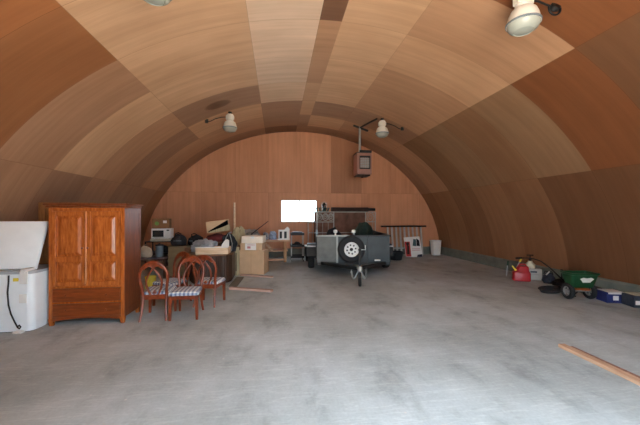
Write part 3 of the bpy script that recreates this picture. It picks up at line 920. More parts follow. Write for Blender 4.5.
# stacked cartons
t = thing('cardboard_box', 'large plain cardboard box at the bottom of the stack by the workbench', 'box', (-0.66, 8.72, 0), -13)
b = MB(); b.box(-0.355, 0.355, -0.25, 0.25, 0, 0.635, 0.006); b.build('body', 'carton', t)
b = MB(); b.box(-0.004, 0.004, -0.253, -0.249, 0.0, 0.635); b.build('seam', 'tape', t)
t = thing('cardboard_box', 'flat cardboard box with a white printed label in the middle of the stack', 'box', (-0.68, 8.74, 0.636), -10)
b = MB(); b.box(-0.30, 0.30, -0.2, 0.2, 0, 0.195, 0.006); b.build('body', 'carton', t)
b = MB(); b.box(-0.17, 0.13, -0.204, -0.199, 0.01, 0.19); l = b.build('paper_label', 'paper', t)
b = MB(); b.box(-0.11, -0.02, -0.207, -0.203, 0.05, 0.11); b.box(-0.11, 0.1, -0.207, -0.203, 0.14, 0.155); b.build('label_print', 'pinkprint', l)
t = thing('cardboard_box', 'pale cardboard box on top of the stack', 'box', (-0.66, 8.74, 0.832), -10)
b = MB(); b.box(-0.29, 0.29, -0.2, 0.2, 0, 0.185, 0.006); b.build('body', 'carton_pale', t)
b = MB(); b.box(-0.03, 0.05, -0.203, 0.203, 0.12, 0.188); b.build('packing_tape', 'whitep', t)
t = thing('pallet_panel', 'weathered pale wooden panel standing against the large cardboard box', 'panel', (-1.09, 8.36, 0), -8)
b = MB(); b.box(-0.075, 0.075, 0.0, 0.05, 0.0, 0.75, 0.004); b.build('board', 'palepanel', t)
b = MB(); b.box(-0.012, 0.012, -0.006, 0.0, 0.12, 0.6); b.build('slot', 'darkwood', t)

def plank(name, label, a, bb, w, h, mat):
    m = MB()
    a, bb = Vector(a), Vector(bb)
    L = (bb - a).length
    m.box(0, L, -w / 2, w / 2, 0, h, 0.004)
    o = m.build(name, mat)
    o.location = a
    o.rotation_euler = (0, 0, math.atan2(bb.y - a.y, bb.x - a.x))
    return tag(o, label, 'plank')
plank('wooden_plank', 'pinkish wooden plank on the floor nearest the dining chairs', (-1.02, 6.86, 0), (-0.12, 6.50, 0), 0.1, 0.045, 'pinkwood')
plank('wooden_plank', 'pinkish wooden plank on the floor along the front of the large cardboard box', (-0.98, 8.36, 0), (-0.13, 7.96, 0), 0.09, 0.04, 'pinkwood')
plank('wooden_plank', 'wide grey-green weathered board on the floor beside the barrel-sided cabinet', (-0.99, 7.0, 0), (-0.95, 8.05, 0), 0.18, 0.03, 'grayboard')
t = plank('wooden_plank', 'long pale wooden plank lying out on the open floor', (3.40, 3.33, 0), (3.37, 1.6, 0), 0.085, 0.038, 'lumber')
t.data.materials[0] = MAT['lumber']
t = plank('wooden_plank', 'long reddish plank lying close alongside the lone pale plank', (3.475, 3.27, 0), (3.46, 1.7, 0), 0.04, 0.03, 'redwood')

# workbench and what is on it
t = thing('workbench', 'rough lumber workbench under the back window', 'workbench', (-0.5, 10.85, 0))
b = MB(); b.box(-0.88, 0.89, -0.35, 0.35, 0.69, 0.75, 0.004); b.build('bench_top', 'lumber', t)
b = MB(); b.box(-0.85, 0.83, -0.33, 0.33, 0.36, 0.39, 0.004); b.build('shelf', 'lumber', t)
for x in (-0.82, 0.0, 0.74):
    for y in (-0.31, 0.31):
        b = MB(); b.box(x - 0.045, x + 0.045, y - 0.03, y + 0.03, 0, 0.70, 0.004); b.build('leg', 'lumber_v', t)
b = MB(); b.bar((0.05, -0.30, 0.66), (0.33, -0.30, 0.40), 0.03, 0.07); b.build('brace', 'lumber', t)
b = MB(); b.bar((-0.82, -0.325, 0.09), (0.74, -0.325, 0.09), 0.03, 0.07); b.build('stretcher', 'lumber', t)
b = MB(); b.lump((0, 0, 0), (0.36, 0.24, 0.34), 41, 0.35, 2.0)
o = place(b.build('tarp', 'tarp'), (-0.98, 10.82, 0.752)); tag(o, 'crumpled grey tarp on the workbench behind the stacked boxes', 'tarp')
b = MB(); b.lump((0, 0, 0), (0.13, 0.16, 0.3), 44, 0.25, 2.4)
o = place(b.build('plastic_bag', 'bluebag'), (-0.18, 10.75, 0.752)); tag(o, 'pale blue plastic bag on the workbench beside the toy house', 'bag')
b = MB(); b.lump((0, 0, 0), (0.1, 0.14, 0.25), 47, 0.3, 2.4)
o = place(b.build('plastic_bag', 'greycloth'), (-0.42, 10.8, 0.752)); tag(o, 'grey plastic bag on the workbench next to the tarp', 'bag')
# white house-shaped box
t = thing('toy_house', 'white house-shaped box with dark windows on the workbench end', 'toy house', (0.205, 10.66, 0.752), 0)
b = MB(); b.box(-0.19, 0.18, -0.12, 0.12, 0, 0.33, 0.004); b.build('body', 'whitep', t)
b = MB(); b.prism([(0.02, 0.33), (0.19, 0.33), (0.19, 0.36), (0.12, 0.44), (0.05, 0.38)], -0.12, 0.12); b.build('gable', 'whitep', t)
for x0, x1 in ((-0.15, -0.07), (0.0, 0.085)):
    b = MB(); b.box(x0, x1, -0.126, -0.118, 0.05, 0.28); b.build('window_opening', 'black', t)
b = MB(); b.box(-0.2, 0.195, -0.13, -0.12, 0.0, 0.03, 0.003); b.build('sill_strip', 'whitep', t)
# service cart
t = thing('utility_cart', 'black three-tray service cart on pale posts beside the workbench', 'cart', (0.66, 10.8, 0))
for z in (0.12, 0.50, 0.90):
    b = MB()
    b.box(-0.23, 0.23, -0.24, 0.24, z, z + 0.02, 0.004)
    for x0, x1, y0, y1 in ((-0.23, 0.23, -0.24, -0.22), (-0.23, 0.23, 0.22, 0.24), (-0.23, -0.21, -0.22, 0.22), (0.21, 0.23, -0.22, 0.22)):
        b.box(x0, x1, y0, y1, z + 0.02, z + 0.075, 0.003)
    b.build('tray', 'black', t)
for x in (-0.2, 0.2):
    for y in (-0.21, 0.21):
        b = MB(); b.box(x - 0.014, x + 0.014, y - 0.014, y + 0.014, 0.06, 0.96, 0.004); b.build('post', 'greymetal', t)
        b = MB(); b.lathe([(0.0, -0.012), (0.032, -0.012), (0.032, 0.012), (0, 0.012)], 14, Matrix.Translation((x, y, 0.032)) @ Matrix.Rotation(PI / 2, 4, 'Y')); b.build('caster', 'rubber', t)
t = thing('tool_case', 'dark flat case on the top tray of the service cart', 'case', (0.66, 10.8, 0.923))
b = MB(); b.box(-0.17, 0.17, -0.16, 0.16, 0, 0.085, 0.008); b.build('body', 'navy', t)
b = MB(); b.tube([(-0.05, -0.16, 0.05), (-0.05, -0.19, 0.05), (0.05, -0.19, 0.05), (0.05, -0.16, 0.05)], 0.008, 6); b.build('handle', 'black', t)
b = MB(); b.lump((0, 0, 0), (0.12, 0.12, 0.14), 52, 0.2, 2.2)
o = place(b.build('cloth_heap', 'blackcloth'), (0.66, 10.8, 0.523)); tag(o, 'black cloth on the middle tray of the service cart', 'cloth')

# ------------------------------------------------------------------ trailer
tr = thing('utility_trailer', 'dark grey box trailer with a white-wheeled spare tyre on its front', 'trailer', (1.95, 7.90, 0), -7.0)
HW, TL, Z0, Z1 = 0.955, 2.9, 0.345, 1.03
b = MB(); b.box(-HW, -0.42, 0, 0.03, Z0, Z1, 0.004); tag(b.build('front_panel', 'trailer_pale', tr), 'pale grey front panel')
b = MB(); b.box(-0.42, 0.36, 0, 0.03, Z0, Z1, 0.004); b.build('front_panel', 'trailer', tr)
b = MB(); b.box(0.36, HW, 0, 0.03, Z0, Z1, 0.004); b.build('front_panel', 'trailer', tr)
for s in (-1, 1):
    b = MB(); x0, x1 = sorted((s * HW, s * (HW - 0.03)))
    b.box(x0, x1, 0.03, TL, Z0, Z1, 0.004)
    for y in (0.7, 1.4, 2.1, 2.8):
        xx0, xx1 = sorted((s * HW, s * (HW + 0.03)))
        b.box(xx0, xx1, y - 0.03, y + 0.03, Z0, Z1)
    b.build('side_panel', 'trailer', tr)
b = MB(); b.box(-HW - 0.02, -0.1, -0.02, 0.04, Z1, Z1 + 0.04, 0.006); tag(b.build('top_rail', 'trailer_rim', tr), 'pale worn front rail')
b = MB()
b.box(-0.1, HW + 0.02, -0.02, 0.04, Z1, Z1 + 0.04, 0.006)
for s in (-1, 1):
    x0, x1 = sorted((s * (HW + 0.02), s * (HW - 0.04)))
    b.box(x0, x1, 0.04, TL, Z1, Z1 + 0.04, 0.006)
b.build('top_rail', 'darksteel', tr)
b = MB(); b.box(-0.45, -0.40, -0.02, 0.0, Z0, Z1, 0.003); b.build('upright', 'trailer_rim', tr)
b = MB(); b.box(0.36, 0.40, -0.02, 0.0, Z0, Z1, 0.003); b.build('upright', 'trailer', tr)
b = MB(); b.box(-HW, HW, 0, TL, Z0 - 0.05, Z0 + 0.02); b.build('floor_deck', 'darksteel', tr)
for x in (-0.47, 0.01):
    b = MB(); b.lathe([(0.022, 0), (0.022, 0.05), (0.045, 0.06), (0.055, 0.09), (0.05, 0.125), (0.025, 0.14), (0, 0.142)], 16, Matrix.Translation((x, 0.01, Z1 + 0.04)))
    tag(b.build('rail_cap', 'whitep', tr), 'white cap on the front rail')
# spare wheel
def wheel_mesh(R, r_in, wdt, M4):
    b = MB()
    b.lathe([(r_in, -wdt * 0.42), (R * 0.86, -wdt * 0.5), (R * 0.97, -wdt * 0.38), (R, -wdt * 0.2), (R, wdt * 0.2), (R * 0.97, wdt * 0.38), (R * 0.86, wdt * 0.5), (r_in, wdt * 0.42), (r_in, -wdt * 0.42)], 40, M4, cap=False)
    return b
def rim_mesh(r_in, wdt, M4):
    b = MB()
    b.lathe([(0, wdt * 0.22), (0.05, wdt * 0.22), (0.06, wdt * 0.12), (r_in * 0.78, wdt * 0.2), (r_in * 0.85, wdt * 0.34), (r_in, wdt * 0.44), (r_in, -wdt * 0.42), (0, -wdt * 0.42)], 40, M4, cap=False)
    return b
S4 = Matrix.Translation((-0.07, -0.115, 0.71)) @ Matrix.Rotation(PI / 2, 4, 'X')
sp = wheel_mesh(0.35, 0.19, 0.2, S4).build('spare_tyre', 'rubber', tr)
tag(rim_mesh(0.19, 0.2, S4).build('wheel_rim', 'whitemetal', sp), 'white steel rim')
for i in range(8):
    a = 2 * PI * i / 8 + 0.2
    b = MB(); b.lathe([(0, 0.021), (0.022, 0.021), (0.022, 0.043), (0, 0.043)], 12, S4 @ Matrix.Translation((0.112 * math.cos(a), 0.112 * math.sin(a), 0)))
    b.build('rim_hole', 'black', sp)
b = MB(); b.lathe([(0, 0.03), (0.042, 0.03), (0.042, 0.05), (0, 0.052)], 16, S4); b.build('hub_cap', 'black', sp)
b = MB(); b.bar((-0.07, 0.0, 0.71), (-0.07, -0.04, 0.71), 0.12, 0.12); b.build('spare_bracket', 'darksteel', tr)
# draw bars, coupler, jack, chains
for s in (-1, 1):
    b = MB(); b.bar((s * 0.86, 0.05, 0.335), (s * 0.04 - 0.02, -1.16, 0.40), 0.05, 0.075, 0.004); b.build('draw_bar', 'darksteel', tr)
b = MB()
b.bar((-0.02, -1.02, 0.41), (-0.02, -1.34, 0.42), 0.1, 0.07, 0.01)
b.lathe([(0, -0.06), (0.05, -0.055), (0.06, 0), (0.05, 0.045), (0, 0.055)], 16, Matrix.Translation((-0.02, -1.36, 0.43)))
b.build('coupler', 'greymetal', tr)
b = MB()
b.lathe([(0.028, 0.2), (0.028, 0.80), (0.034, 0.80), (0.034, 0.84), (0.0, 0.85)], 14, Matrix.Translation((0.0, -1.18, 0)))
b.lathe([(0.0, 0.075), (0.022, 0.075), (0.022, 0.25)], 12, Matrix.Translation((0.0, -1.18, 0)))
jk = b.build('jack_post', 'darksteel', tr)
b = MB(); b.tube([(0.0, -1.18, 0.82), (0.12, -1.2, 0.82), (0.12, -1.2, 0.92)], 0.009, 6); b.build('crank_handle', 'steel', jk)
b = MB(); b.lathe([(0, -0.025), (0.095, -0.025), (0.1, -0.015), (0.1, 0.015), (0.095, 0.025), (0, 0.025)], 24, Matrix.Translation((0.0, -1.18, 0.10)) @ Matrix.Rotation(PI / 2, 4, 'Y')); b.build('jack_wheel', 'rubber', jk)
for s in (-1, 1):
    b = MB()
    P0, P1 = Vector((s * 0.17, -1.0, 0.37)), Vector((s * 0.03 - 0.02, -1.32, 0.37))
    n = 12
    pts = [P0.lerp(P1, i / n) + Vector((s * 0.03 * math.sin(PI * i / n), 0, -0.19 * math.sin(PI * i / n))) for i in range(n + 1)]
    for i in range(n):
        a, c = pts[i], pts[i + 1]
        d = (c - a); mid = (a + c) / 2
        q = d.to_track_quat('X', 'Z' if i % 2 else 'Y').to_matrix()
        L = d.length * 0.72
        b.tube([mid + q @ Vector((L * math.cos(k * PI / 4), 0.018 * math.sin(k * PI / 4), 0)) for k in range(8)], 0.009, 5, True)
    b.build('safety_chain', 'steel', tr)
for s in (-1, 1):
    x = s * (HW + 0.16)
    W4 = Matrix.Translation((x, 1.25, 0.33)) @ Matrix.Rotation(s * PI / 2, 4, 'Y')
    wt = wheel_mesh(0.33, 0.19, 0.19, W4).build('wheel', 'rubber', tr)
    rim_mesh(0.19, 0.19, W4).build('wheel_rim', 'greymetal', wt)
    b = MB()
    x0, x1 = sorted((s * HW, s * (HW + 0.29)))
    prof = [(0.78, 0.42), (0.86, 0.66), (1.02, 0.74), (1.48, 0.74), (1.64, 0.66), (1.72, 0.42)]
    secs = []
    for y, z in prof:
        secs.append([(x0, y, z), (x1, y, z), (x1, y + (0.02 if y < 1.25 else -0.02), z - 0.025), (x0, y + (0.02 if y < 1.25 else -0.02), z - 0.025)])
    b.loft(secs)
    b.build('fender', 'darksteel', tr)
    b = MB(); b.box(min(x0, x1) + 0.02, max(x0, x1) - 0.02, 0.76, 0.785, 0.68, 0.715); b.build('reflector', 'whitep', tr)
b = MB(); b.box(0.55, 0.70, -0.05, -0.02, 0.395, 0.435, 0.006); tag(b.build('marker_light', 'whitep', tr), 'white marker light')
b = MB(); b.tube([(-1.1, 1.25, 0.33), (1.1, 1.25, 0.33)], 0.03, 8); b.build('axle', 'darksteel', tr)
b = MB(); b.lump((0, 0, 0), (0.36, 0.35, 0.95), 61, 0.22, 1.8)
o = place(b.build('tarp', 'darkgreen'), (2.62, 9.4, 0.37)); tag(o, 'dark green tarp bundled inside the trailer', 'tarp')
b = MB(); b.lump((0, 0, 0), (0.3, 0.3, 0.8), 64, 0.22, 1.8)
o = place(b.build('cargo_bag', 'blackcloth'), (1.75, 9.6, 0.37)); tag(o, 'black cargo bag inside the trailer behind the spare tyre', 'bag')

# scroll-work gate in front of a rusty sheet, behind the trailer
t = thing('rusty_sheet', 'tall rusty brown sheet panel standing behind the scrollwork gate', 'sheet', (2.36, 11.62, 0))
b = MB(); b.box(-0.98, 0.98, -0.012, 0.012, 0.0, 1.70, 0.003); b.build('sheet', 'rust', t)
b = MB()
for x in (-0.98, -0.33, 0.33, 0.98):
    b.box(x - 0.025, x + 0.025, 0.012, 0.04, 0.0, 1.70, 0.003)
b.build('batten', 'rustdark', t)
t = thing('scrollwork_gate', 'pale grey metal gate with scrollwork standing behind the trailer', 'gate', (2.38, 11.38, 0))
b = MB()
GX = (-1.28, -0.95, -0.32, 0.90, 1.28)
GZ1 = 1.70
for x in GX:
    b.box(x - 0.017, x + 0.017, -0.018, 0.018, 0.0, GZ1, 0.003)
for z in (0.12, 0.93, GZ1):
    b.box(GX[0], GX[-1], -0.016, 0.016, z - 0.016, z + 0.016, 0.003)
for x0, x1 in ((GX[0], GX[2]), (GX[3], GX[4])):
    b.box(x0, x1, -0.016, 0.016, 1.33 - 0.016, 1.33 + 0.016, 0.003)
b.build('gate_frame', 'greymetal', t)
for cx, rr in ((-0.845, 0.10), (-0.635, 0.10), (-0.425, 0.10), (1.09, 0.14)):
    b = MB()
    b.tube([(cx + rr * math.cos(k * PI / 12), 0, 1.515 + rr * 1.3 * math.sin(k * PI / 12)) for k in range(24)], 0.014, 6, True)
    sp_ = []
    for k in range(20):
        a = k / 19 * 3.0 * PI
        r = rr * 0.8 * (1 - k / 24)
        sp_.append((cx + r * math.cos(a), 0, 1.515 + 1.3 * r * math.sin(a)))
    b.tube(sp_, 0.012, 5)
    b.build('scroll', 'greymetal', t)
for x in (-1.12, -0.74, -0.53, 1.0, 1.18):
    b = MB(); b.tube([(x, 0, 0.12), (x, 0, 1.33)], 0.008, 6); b.build('picket', 'greymetal', t)

t = thing('rolled_carpet', 'long dark roll lying across the top of the scrollwork gate', 'roll', (2.72, 11.38, 1.718))
b = MB()
n = 26
b.tube([(-0.76, 0, 0.078), (-0.1, 0, 0.076), (0.66, 0, 0.078)], 0.078, 14); b.build('body', 'rustdark', t)
b = MB(); b.tube([(0.6, 0, 0.078), (0.93, 0, 0.078)], 0.055, 12); b.build('end', 'black', t)
t = thing('hanging_basket', 'dark wire basket of pots on the corner of the scrollwork gate', 'basket', (1.64, 11.38, 1.718))
t.scale = (1.5, 1.2, 1.0)
b = MB()
for z, r in ((0.012, 0.14), (0.13, 0.17)):
    b.tube([(r * math.cos(k * PI / 10), r * 0.6 * math.sin(k * PI / 10), z) for k in range(20)], 0.012, 6, True)
for k in range(12):
    a = k * PI / 6
    b.tube([(0.14 * math.cos(a), 0.084 * math.sin(a), 0.012), (0.17 * math.cos(a), 0.102 * math.sin(a), 0.13)], 0.01, 5)
b.lathe([(0, 0.0), (0.14, 0.0), (0.14, 0.015), (0, 0.015)], 16, Matrix.Diagonal((1, 0.6, 1, 1)))
b.build('basket', 'lantern', t)
t = thing('lantern', 'dark green lantern standing in the wire basket above the window end of the gate', 'lantern', (1.70, 11.38, 1.735))
t.scale = (1.15, 1.15, 1.0)
b = MB(); b.lathe([(0.06, 0), (0.064, 0.03), (0.055, 0.05), (0.055, 0.06)], 16); b.build('base', 'lantern', t)
b = MB(); b.lathe([(0.055, 0.06), (0.07, 0.12), (0.06, 0.19), (0.05, 0.2)], 16); b.build('globe', 'darkglass', t)
b = MB(); b.lathe([(0.075, 0.2), (0.06, 0.24), (0.035, 0.27), (0.03, 0.31), (0, 0.312)], 16); b.build('cap', 'lantern', t)
b = MB(); b.tube([(-0.065, 0, 0.1), (-0.085, 0, 0.22), (-0.06, 0, 0.32), (0, 0, 0.345), (0.06, 0, 0.32), (0.085, 0, 0.22), (0.065, 0, 0.1)], 0.007, 5); b.build('handle', 'steel', t)

# stacked plastic stools next to the trailer, against the back wall
t = thing('storage_bin', 'dark plastic bin standing on the floor between the service cart and the trailer', 'bin', (1.10, 10.75, 0))
b = MB(); b.loft([rounded(-0.14, 0.14, -0.14, 0.14, 0.03, 3) and [(x, y, 0) for x, y in rounded(-0.14, 0.14, -0.14, 0.14, 0.03, 3)], [(x, y, 0.5) for x, y in rounded(-0.17, 0.17, -0.17, 0.17, 0.03, 3)]]); b.build('body', 'black', t)
b = MB(); b.plan(rounded(-0.185, 0.185, -0.185, 0.185, 0.04, 3), 0.5, 0.54, 0.006); b.build('lid', 'whitep', t)

# ------------------------------------------------------------------ right rear corner
t = thing('picket_rack', 'grey metal picket panel with a long top rail leaning on the back wall', 'rack', (4.9, 11.42, 0))
t.rotation_euler = (math.radians(-9), 0, 0)
for i in range(9):
    x = -0.64 + 1.28 * i / 8
    b = MB(); b.box(x - 0.035 + (x * 0.06), x + 0.035 + (x * 0.06), -0.012, 0.012, 0.004, 1.19, 0.003)
    b.build('picket', 'greymetal', t)
b = MB(); b.tube([(-0.95, -0.02, 1.16), (0.9, -0.02, 1.16)], 0.03, 8); b.build('rail', 'darksteel', t)
b = MB(); b.box(-0.66, 0.66, 0.012, 0.03, 0.28, 0.34, 0.003); b.build('lower_rail', 'greymetal', t)

t = thing('sign_board', 'white and red printed board leaning on the grey picket panel', 'sign', (5.1, 11.16, 0))
t.rotation_euler = (math.radians(-8), 0, 0)
b = MB(); b.prism([(-0.30, 0.0), (0.36, 0.0), (0.27, 0.78), (-0.36, 0.74)], 0, 0.02); b.build('board', 'whitep', t)
b = MB(); b.prism([(-0.295, 0.02), (-0.10, 0.02), (-0.13, 0.58), (-0.34, 0.58)], -0.004, 0.0); b.build('red_band', 'redprint', t)
b = MB()
b.lathe([(0, 0), (0.06, 0), (0.06, 0.003), (0, 0.003)], 14, Matrix.Translation((-0.22, -0.004, 0.50)) @ Matrix.Rotation(PI / 2, 4, 'X'))
b.prism([(-0.27, 0.1), (-0.16, 0.1), (-0.17, 0.4), (-0.2, 0.46), (-0.25, 0.44)], -0.008, -0.004); b.build('dark_print', 'rustdark', t)
b = MB(); b.prism([(-0.02, 0.42), (0.13, 0.40), (0.12, 0.66), (0.02, 0.68)], -0.004, 0.0); b.build('teal_print', 'teal', t)
b = MB(); b.prism([(0.14, 0.42), (0.27, 0.40), (0.25, 0.62), (0.14, 0.70)], -0.004, 0.0); b.build('black_print', 'black', t)
b = MB()
for z in (0.30, 0.24):
    b.prism([(-0.06, z), (0.27, z), (0.27, z + 0.016), (-0.06, z + 0.016)], -0.004, 0.0)
b.build('printed_lines', 'pinkprint', t)
b = MB(); b.prism([(0.12, 0.0), (0.34, 0.0), (0.33, 0.1), (0.16, 0.08)], -0.004, 0); b.build('purple_print', 'navy', t)
t = thing('rubber_tub', 'black rubber tub on the floor between the trailer and the sign board', 'tub', (4.15, 10.55, 0))
b = MB(); b.lathe([(0.19, 0), (0.2, 0.01), (0.25, 0.28), (0.235, 0.28), (0.185, 0.03), (0, 0.03)], 28, cap=False); b.build('body', 'rubber', t)
b = MB(); b.tube([(0.25 * math.cos(k * PI / 14), 0.25 * math.sin(k * PI / 14), 0.285) for k in range(28)], 0.014, 8, True); b.build('rim', 'rubber', t)
t = thing('waste_bin', 'white plastic waste bin in the far corner by the back wall', 'bin', (6.22, 11.62, 0))
b = MB(); b.loft([[(x, y, 0) for x, y in rounded(-0.15, 0.15, -0.12, 0.12, 0.04, 3)], [(x, y, 0.56) for x, y in rounded(-0.19, 0.19, -0.15, 0.15, 0.05, 3)]]); b.build('body', 'whitep', t)
b = MB(); b.plan(rounded(-0.2, 0.2, -0.16, 0.16, 0.05, 3), 0.56, 0.585, 0.006); b.build('rim', 'white', t)

# ------------------------------------------------------------------ things along the right wall
t = thing('fuel_can', 'red plastic fuel can on the floor near the spray jug', 'fuel can', (5.85, 6.80, 0), -30)
b = MB()
def rr(sx, sy, z, ox=0):
    return [(x + ox, y, z) for x, y in rounded(-sx, sx, -sy, sy, 0.045, 3)]
b.loft([rr(0.17, 0.10, 0.0), rr(0.185, 0.115, 0.02), rr(0.185, 0.115, 0.19), rr(0.17, 0.105, 0.22), rr(0.125, 0.085, 0.25, 0.03), rr(0.115, 0.08, 0.33, 0.035), rr(0.09, 0.06, 0.36, 0.035)])
b.build('body', 'red', t)
b = MB(); b.tube([(0.11, 0, 0.34), (0.08, 0, 0.40), (-0.02, 0, 0.40), (-0.09, 0, 0.30), (-0.12, 0, 0.21)], 0.018, 8); b.build('handle', 'red', t)
b = MB(); b.lathe([(0.03, 0), (0.03, 0.04), (0.018, 0.05), (0.012, 0.16), (0, 0.16)], 12, Matrix.Translation((-0.1, 0, 0.22)) @ Matrix.Rotation(math.radians(-35), 4, 'Y')); tag(b.build('spout', 'yellow', t), 'yellow spout')
t = thing('garden_fork', 'hand tool with yellow handle leaning on the footing behind the fuel can', 'garden tool', (6.04, 7.25, 0))
b = MB(); b.tube([(-0.08, -0.05, 0.02), (0.1, 0.0, 0.30), (0.15, 0.0, 0.38)], 0.014, 6); b.build('shaft', 'steel', t)
b = MB(); b.tube([(0.15, 0.0, 0.38), (0.2, 0.0, 0.46)], 0.022, 8); tag(b.build('grip', 'yellow', t), 'yellow grip')
t = thing('garden_shears', 'hand tool with green handle leaning on the footing behind the fuel can', 'garden tool', (5.92, 7.32, 0))
b = MB(); b.tube([(-0.05, 0.0, 0.02), (-0.02, 0.0, 0.28)], 0.012, 6); b.build('shaft', 'steel', t)
b = MB(); b.tube([(-0.02, 0.0, 0.28), (0.0, 0.0, 0.40)], 0.02, 8); tag(b.build('grip', 'green', t), 'green grip')
t = thing('long_box', 'lower of the two long pale boxes beside the fuel can', 'box', (6.22, 6.95, 0), -22)
b = MB(); b.box(-0.23, 0.23, -0.12, 0.12, 0, 0.135, 0.006); b.build('body', 'greybox', t)
t = thing('long_box', 'upper of the two long pale boxes, with dark print, beneath the spray jug', 'box', (6.22, 6.96, 0.136), -24)
b = MB(); b.box(-0.23, 0.23, -0.115, 0.115, 0, 0.13, 0.006); b.build('body', 'greybox', t)
b = MB(); b.box(-0.02, 0.12, -0.119, -0.114, 0.04, 0.08); b.build('printed_mark', 'navy', t)
t = thing('spray_jug', 'cream plastic spray jug with dark pump on the long boxes', 'jug', (6.25, 6.98, 0.267), -20)
b = MB(); b.lathe([(0.10, 0), (0.108, 0.012), (0.108, 0.09), (0.07, 0.13), (0.05, 0.16), (0.05, 0.18), (0, 0.18)], 20); b.build('body', 'cream', t)
b = MB(); b.lathe([(0.03, 0.18), (0.03, 0.22), (0.014, 0.23), (0.014, 0.31)], 12); pm = b.build('pump', 'rustdark', t)
b = MB(); b.tube([(-0.07, 0, 0.32), (0.07, 0, 0.32)], 0.018, 8); b.build('pump_handle', 'rustdark', pm)
t = thing('tool_bag', 'dark tool bag on the floor between the long boxes and the spreader', 'bag', (6.27, 6.47, 0), -60)
b = MB(); b.lump((0, 0, 0), (0.13, 0.12, 0.24), 71, 0.2, 2); b.build('body', 'navy', t)
b = MB(); b.tube([(-0.09, 0, 0.2), (-0.07, 0, 0.27), (0.07, 0, 0.27), (0.09, 0, 0.2)], 0.012, 6); b.build('handle', 'black', t)
b = MB(); b.tube([(-0.02, -0.09, 0.2), (0.05, -0.1, 0.29)], 0.014, 6); b.build('tool_grip', 'whitep', t)

# broadcast spreader
sprd = thing('fertilizer_spreader', 'green wheeled lawn spreader with a white mark on its hopper', 'spreader', (5.67, 5.17, 0), -8)
def hop(sx, sy, z):
    return [(x, y, z) for x, y in rounded(-sx, sx, -sy, sy, 0.05, 3)]
b = MB(); b.loft([hop(0.20, 0.10, 0.235), hop(0.245, 0.16, 0.47), hop(0.265, 0.175, 0.485), hop(0.265, 0.175, 0.51), hop(0.235, 0.145, 0.51), hop(0.18, 0.09, 0.28)])
hp = b.build('hopper', 'green', sprd)
b = MB()
th = math.atan2(0.06, 0.235)
q = Matrix.Translation((0.02, -0.142, 0.39)) @ Matrix.Rotation(th, 4, 'X')
poly = [(-0.13, 0.02), (-0.07, 0.045), (0.0, 0.03), (0.07, 0.045), (0.13, 0.02), (0.09, -0.02), (0.07, -0.05), (-0.07, -0.05), (-0.09, -0.02)]
b.prism(poly, -0.006, 0.004, q); b.build('emblem', 'whitep', hp)
for s in (-1, 1):
    W4 = Matrix.Translation((s * 0.205, 0.02, 0.15)) @ Matrix.Rotation(s * PI / 2, 4, 'Y')
    wt = wheel_mesh(0.15, 0.09, 0.07, W4).build('wheel', 'rubber', sprd)
    b = MB()
    b.lathe([(0, -0.02), (0.03, -0.02), (0.03, 0.025), (0, 0.03)], 14, W4)
    for k in range(5):
        a = 2 * PI * k / 5
        b.bar(W4 @ Vector((0.02 * math.cos(a), 0.02 * math.sin(a), 0)), W4 @ Vector((0.095 * math.cos(a), 0.095 * math.sin(a), 0)), 0.022, 0.022)
    b.lathe([(0.082, -0.02), (0.094, -0.02), (0.094, 0.02), (0.082, 0.02), (0.082, -0.02)], 24, W4, cap=False)
    b.build('wheel_rim', 'wheelgrey', wt)
b = MB(); b.tube([(-0.22, 0.02, 0.15), (0.22, 0.02, 0.15)], 0.012, 8); b.build('axle', 'steel', sprd)
b = MB(); b.lathe([(0, 0.2), (0.13, 0.2), (0.13, 0.212), (0.03, 0.225), (0.03, 0.25)], 20, Matrix.Translation((0, -0.05, 0))); b.build('spinner_plate', 'orange', sprd)
b = MB()
b.bar((-0.12, 0.02, 0.15), (-0.14, 0.0, 0.30), 0.02, 0.02); b.bar((0.12, 0.02, 0.15), (0.14, 0.0, 0.30), 0.02, 0.02)
b.build('frame', 'darksteel', sprd)
b = MB(); b.bar((0.0, 0.02, 0.15), (0.0, 0.16, 0.02), 0.02, 0.02); b.bar((-0.06, 0.16, 0.012), (0.06, 0.16, 0.012), 0.022, 0.022); b.build('kickstand', 'darksteel', sprd)
b = MB()
b.tube([(-0.12, 0.05, 0.20), (-0.10, 0.28, 0.30), (-0.03, 0.70, 0.46), (0.05, 1.10, 0.55), (0.02, 1.30, 0.58), (-0.06, 1.36, 0.585), (-0.2, 1.38, 0.585)], 0.013, 8)
hd = b.build('handle', 'black', sprd)
b = MB(); b.tube([(-0.10, 0.30, 0.33), (-0.09, 0.32, 0.46)], 0.012, 6); b.tube([(-0.09, 0.32, 0.46), (-0.085, 0.33, 0.50)], 0.022, 8); b.build('control_lever', 'black', hd)
b = MB(); b.tube([(-0.2, 1.38, 0.585), (-0.34, 1.38, 0.58)], 0.02, 8); b.build('grip', 'rubber', hd)

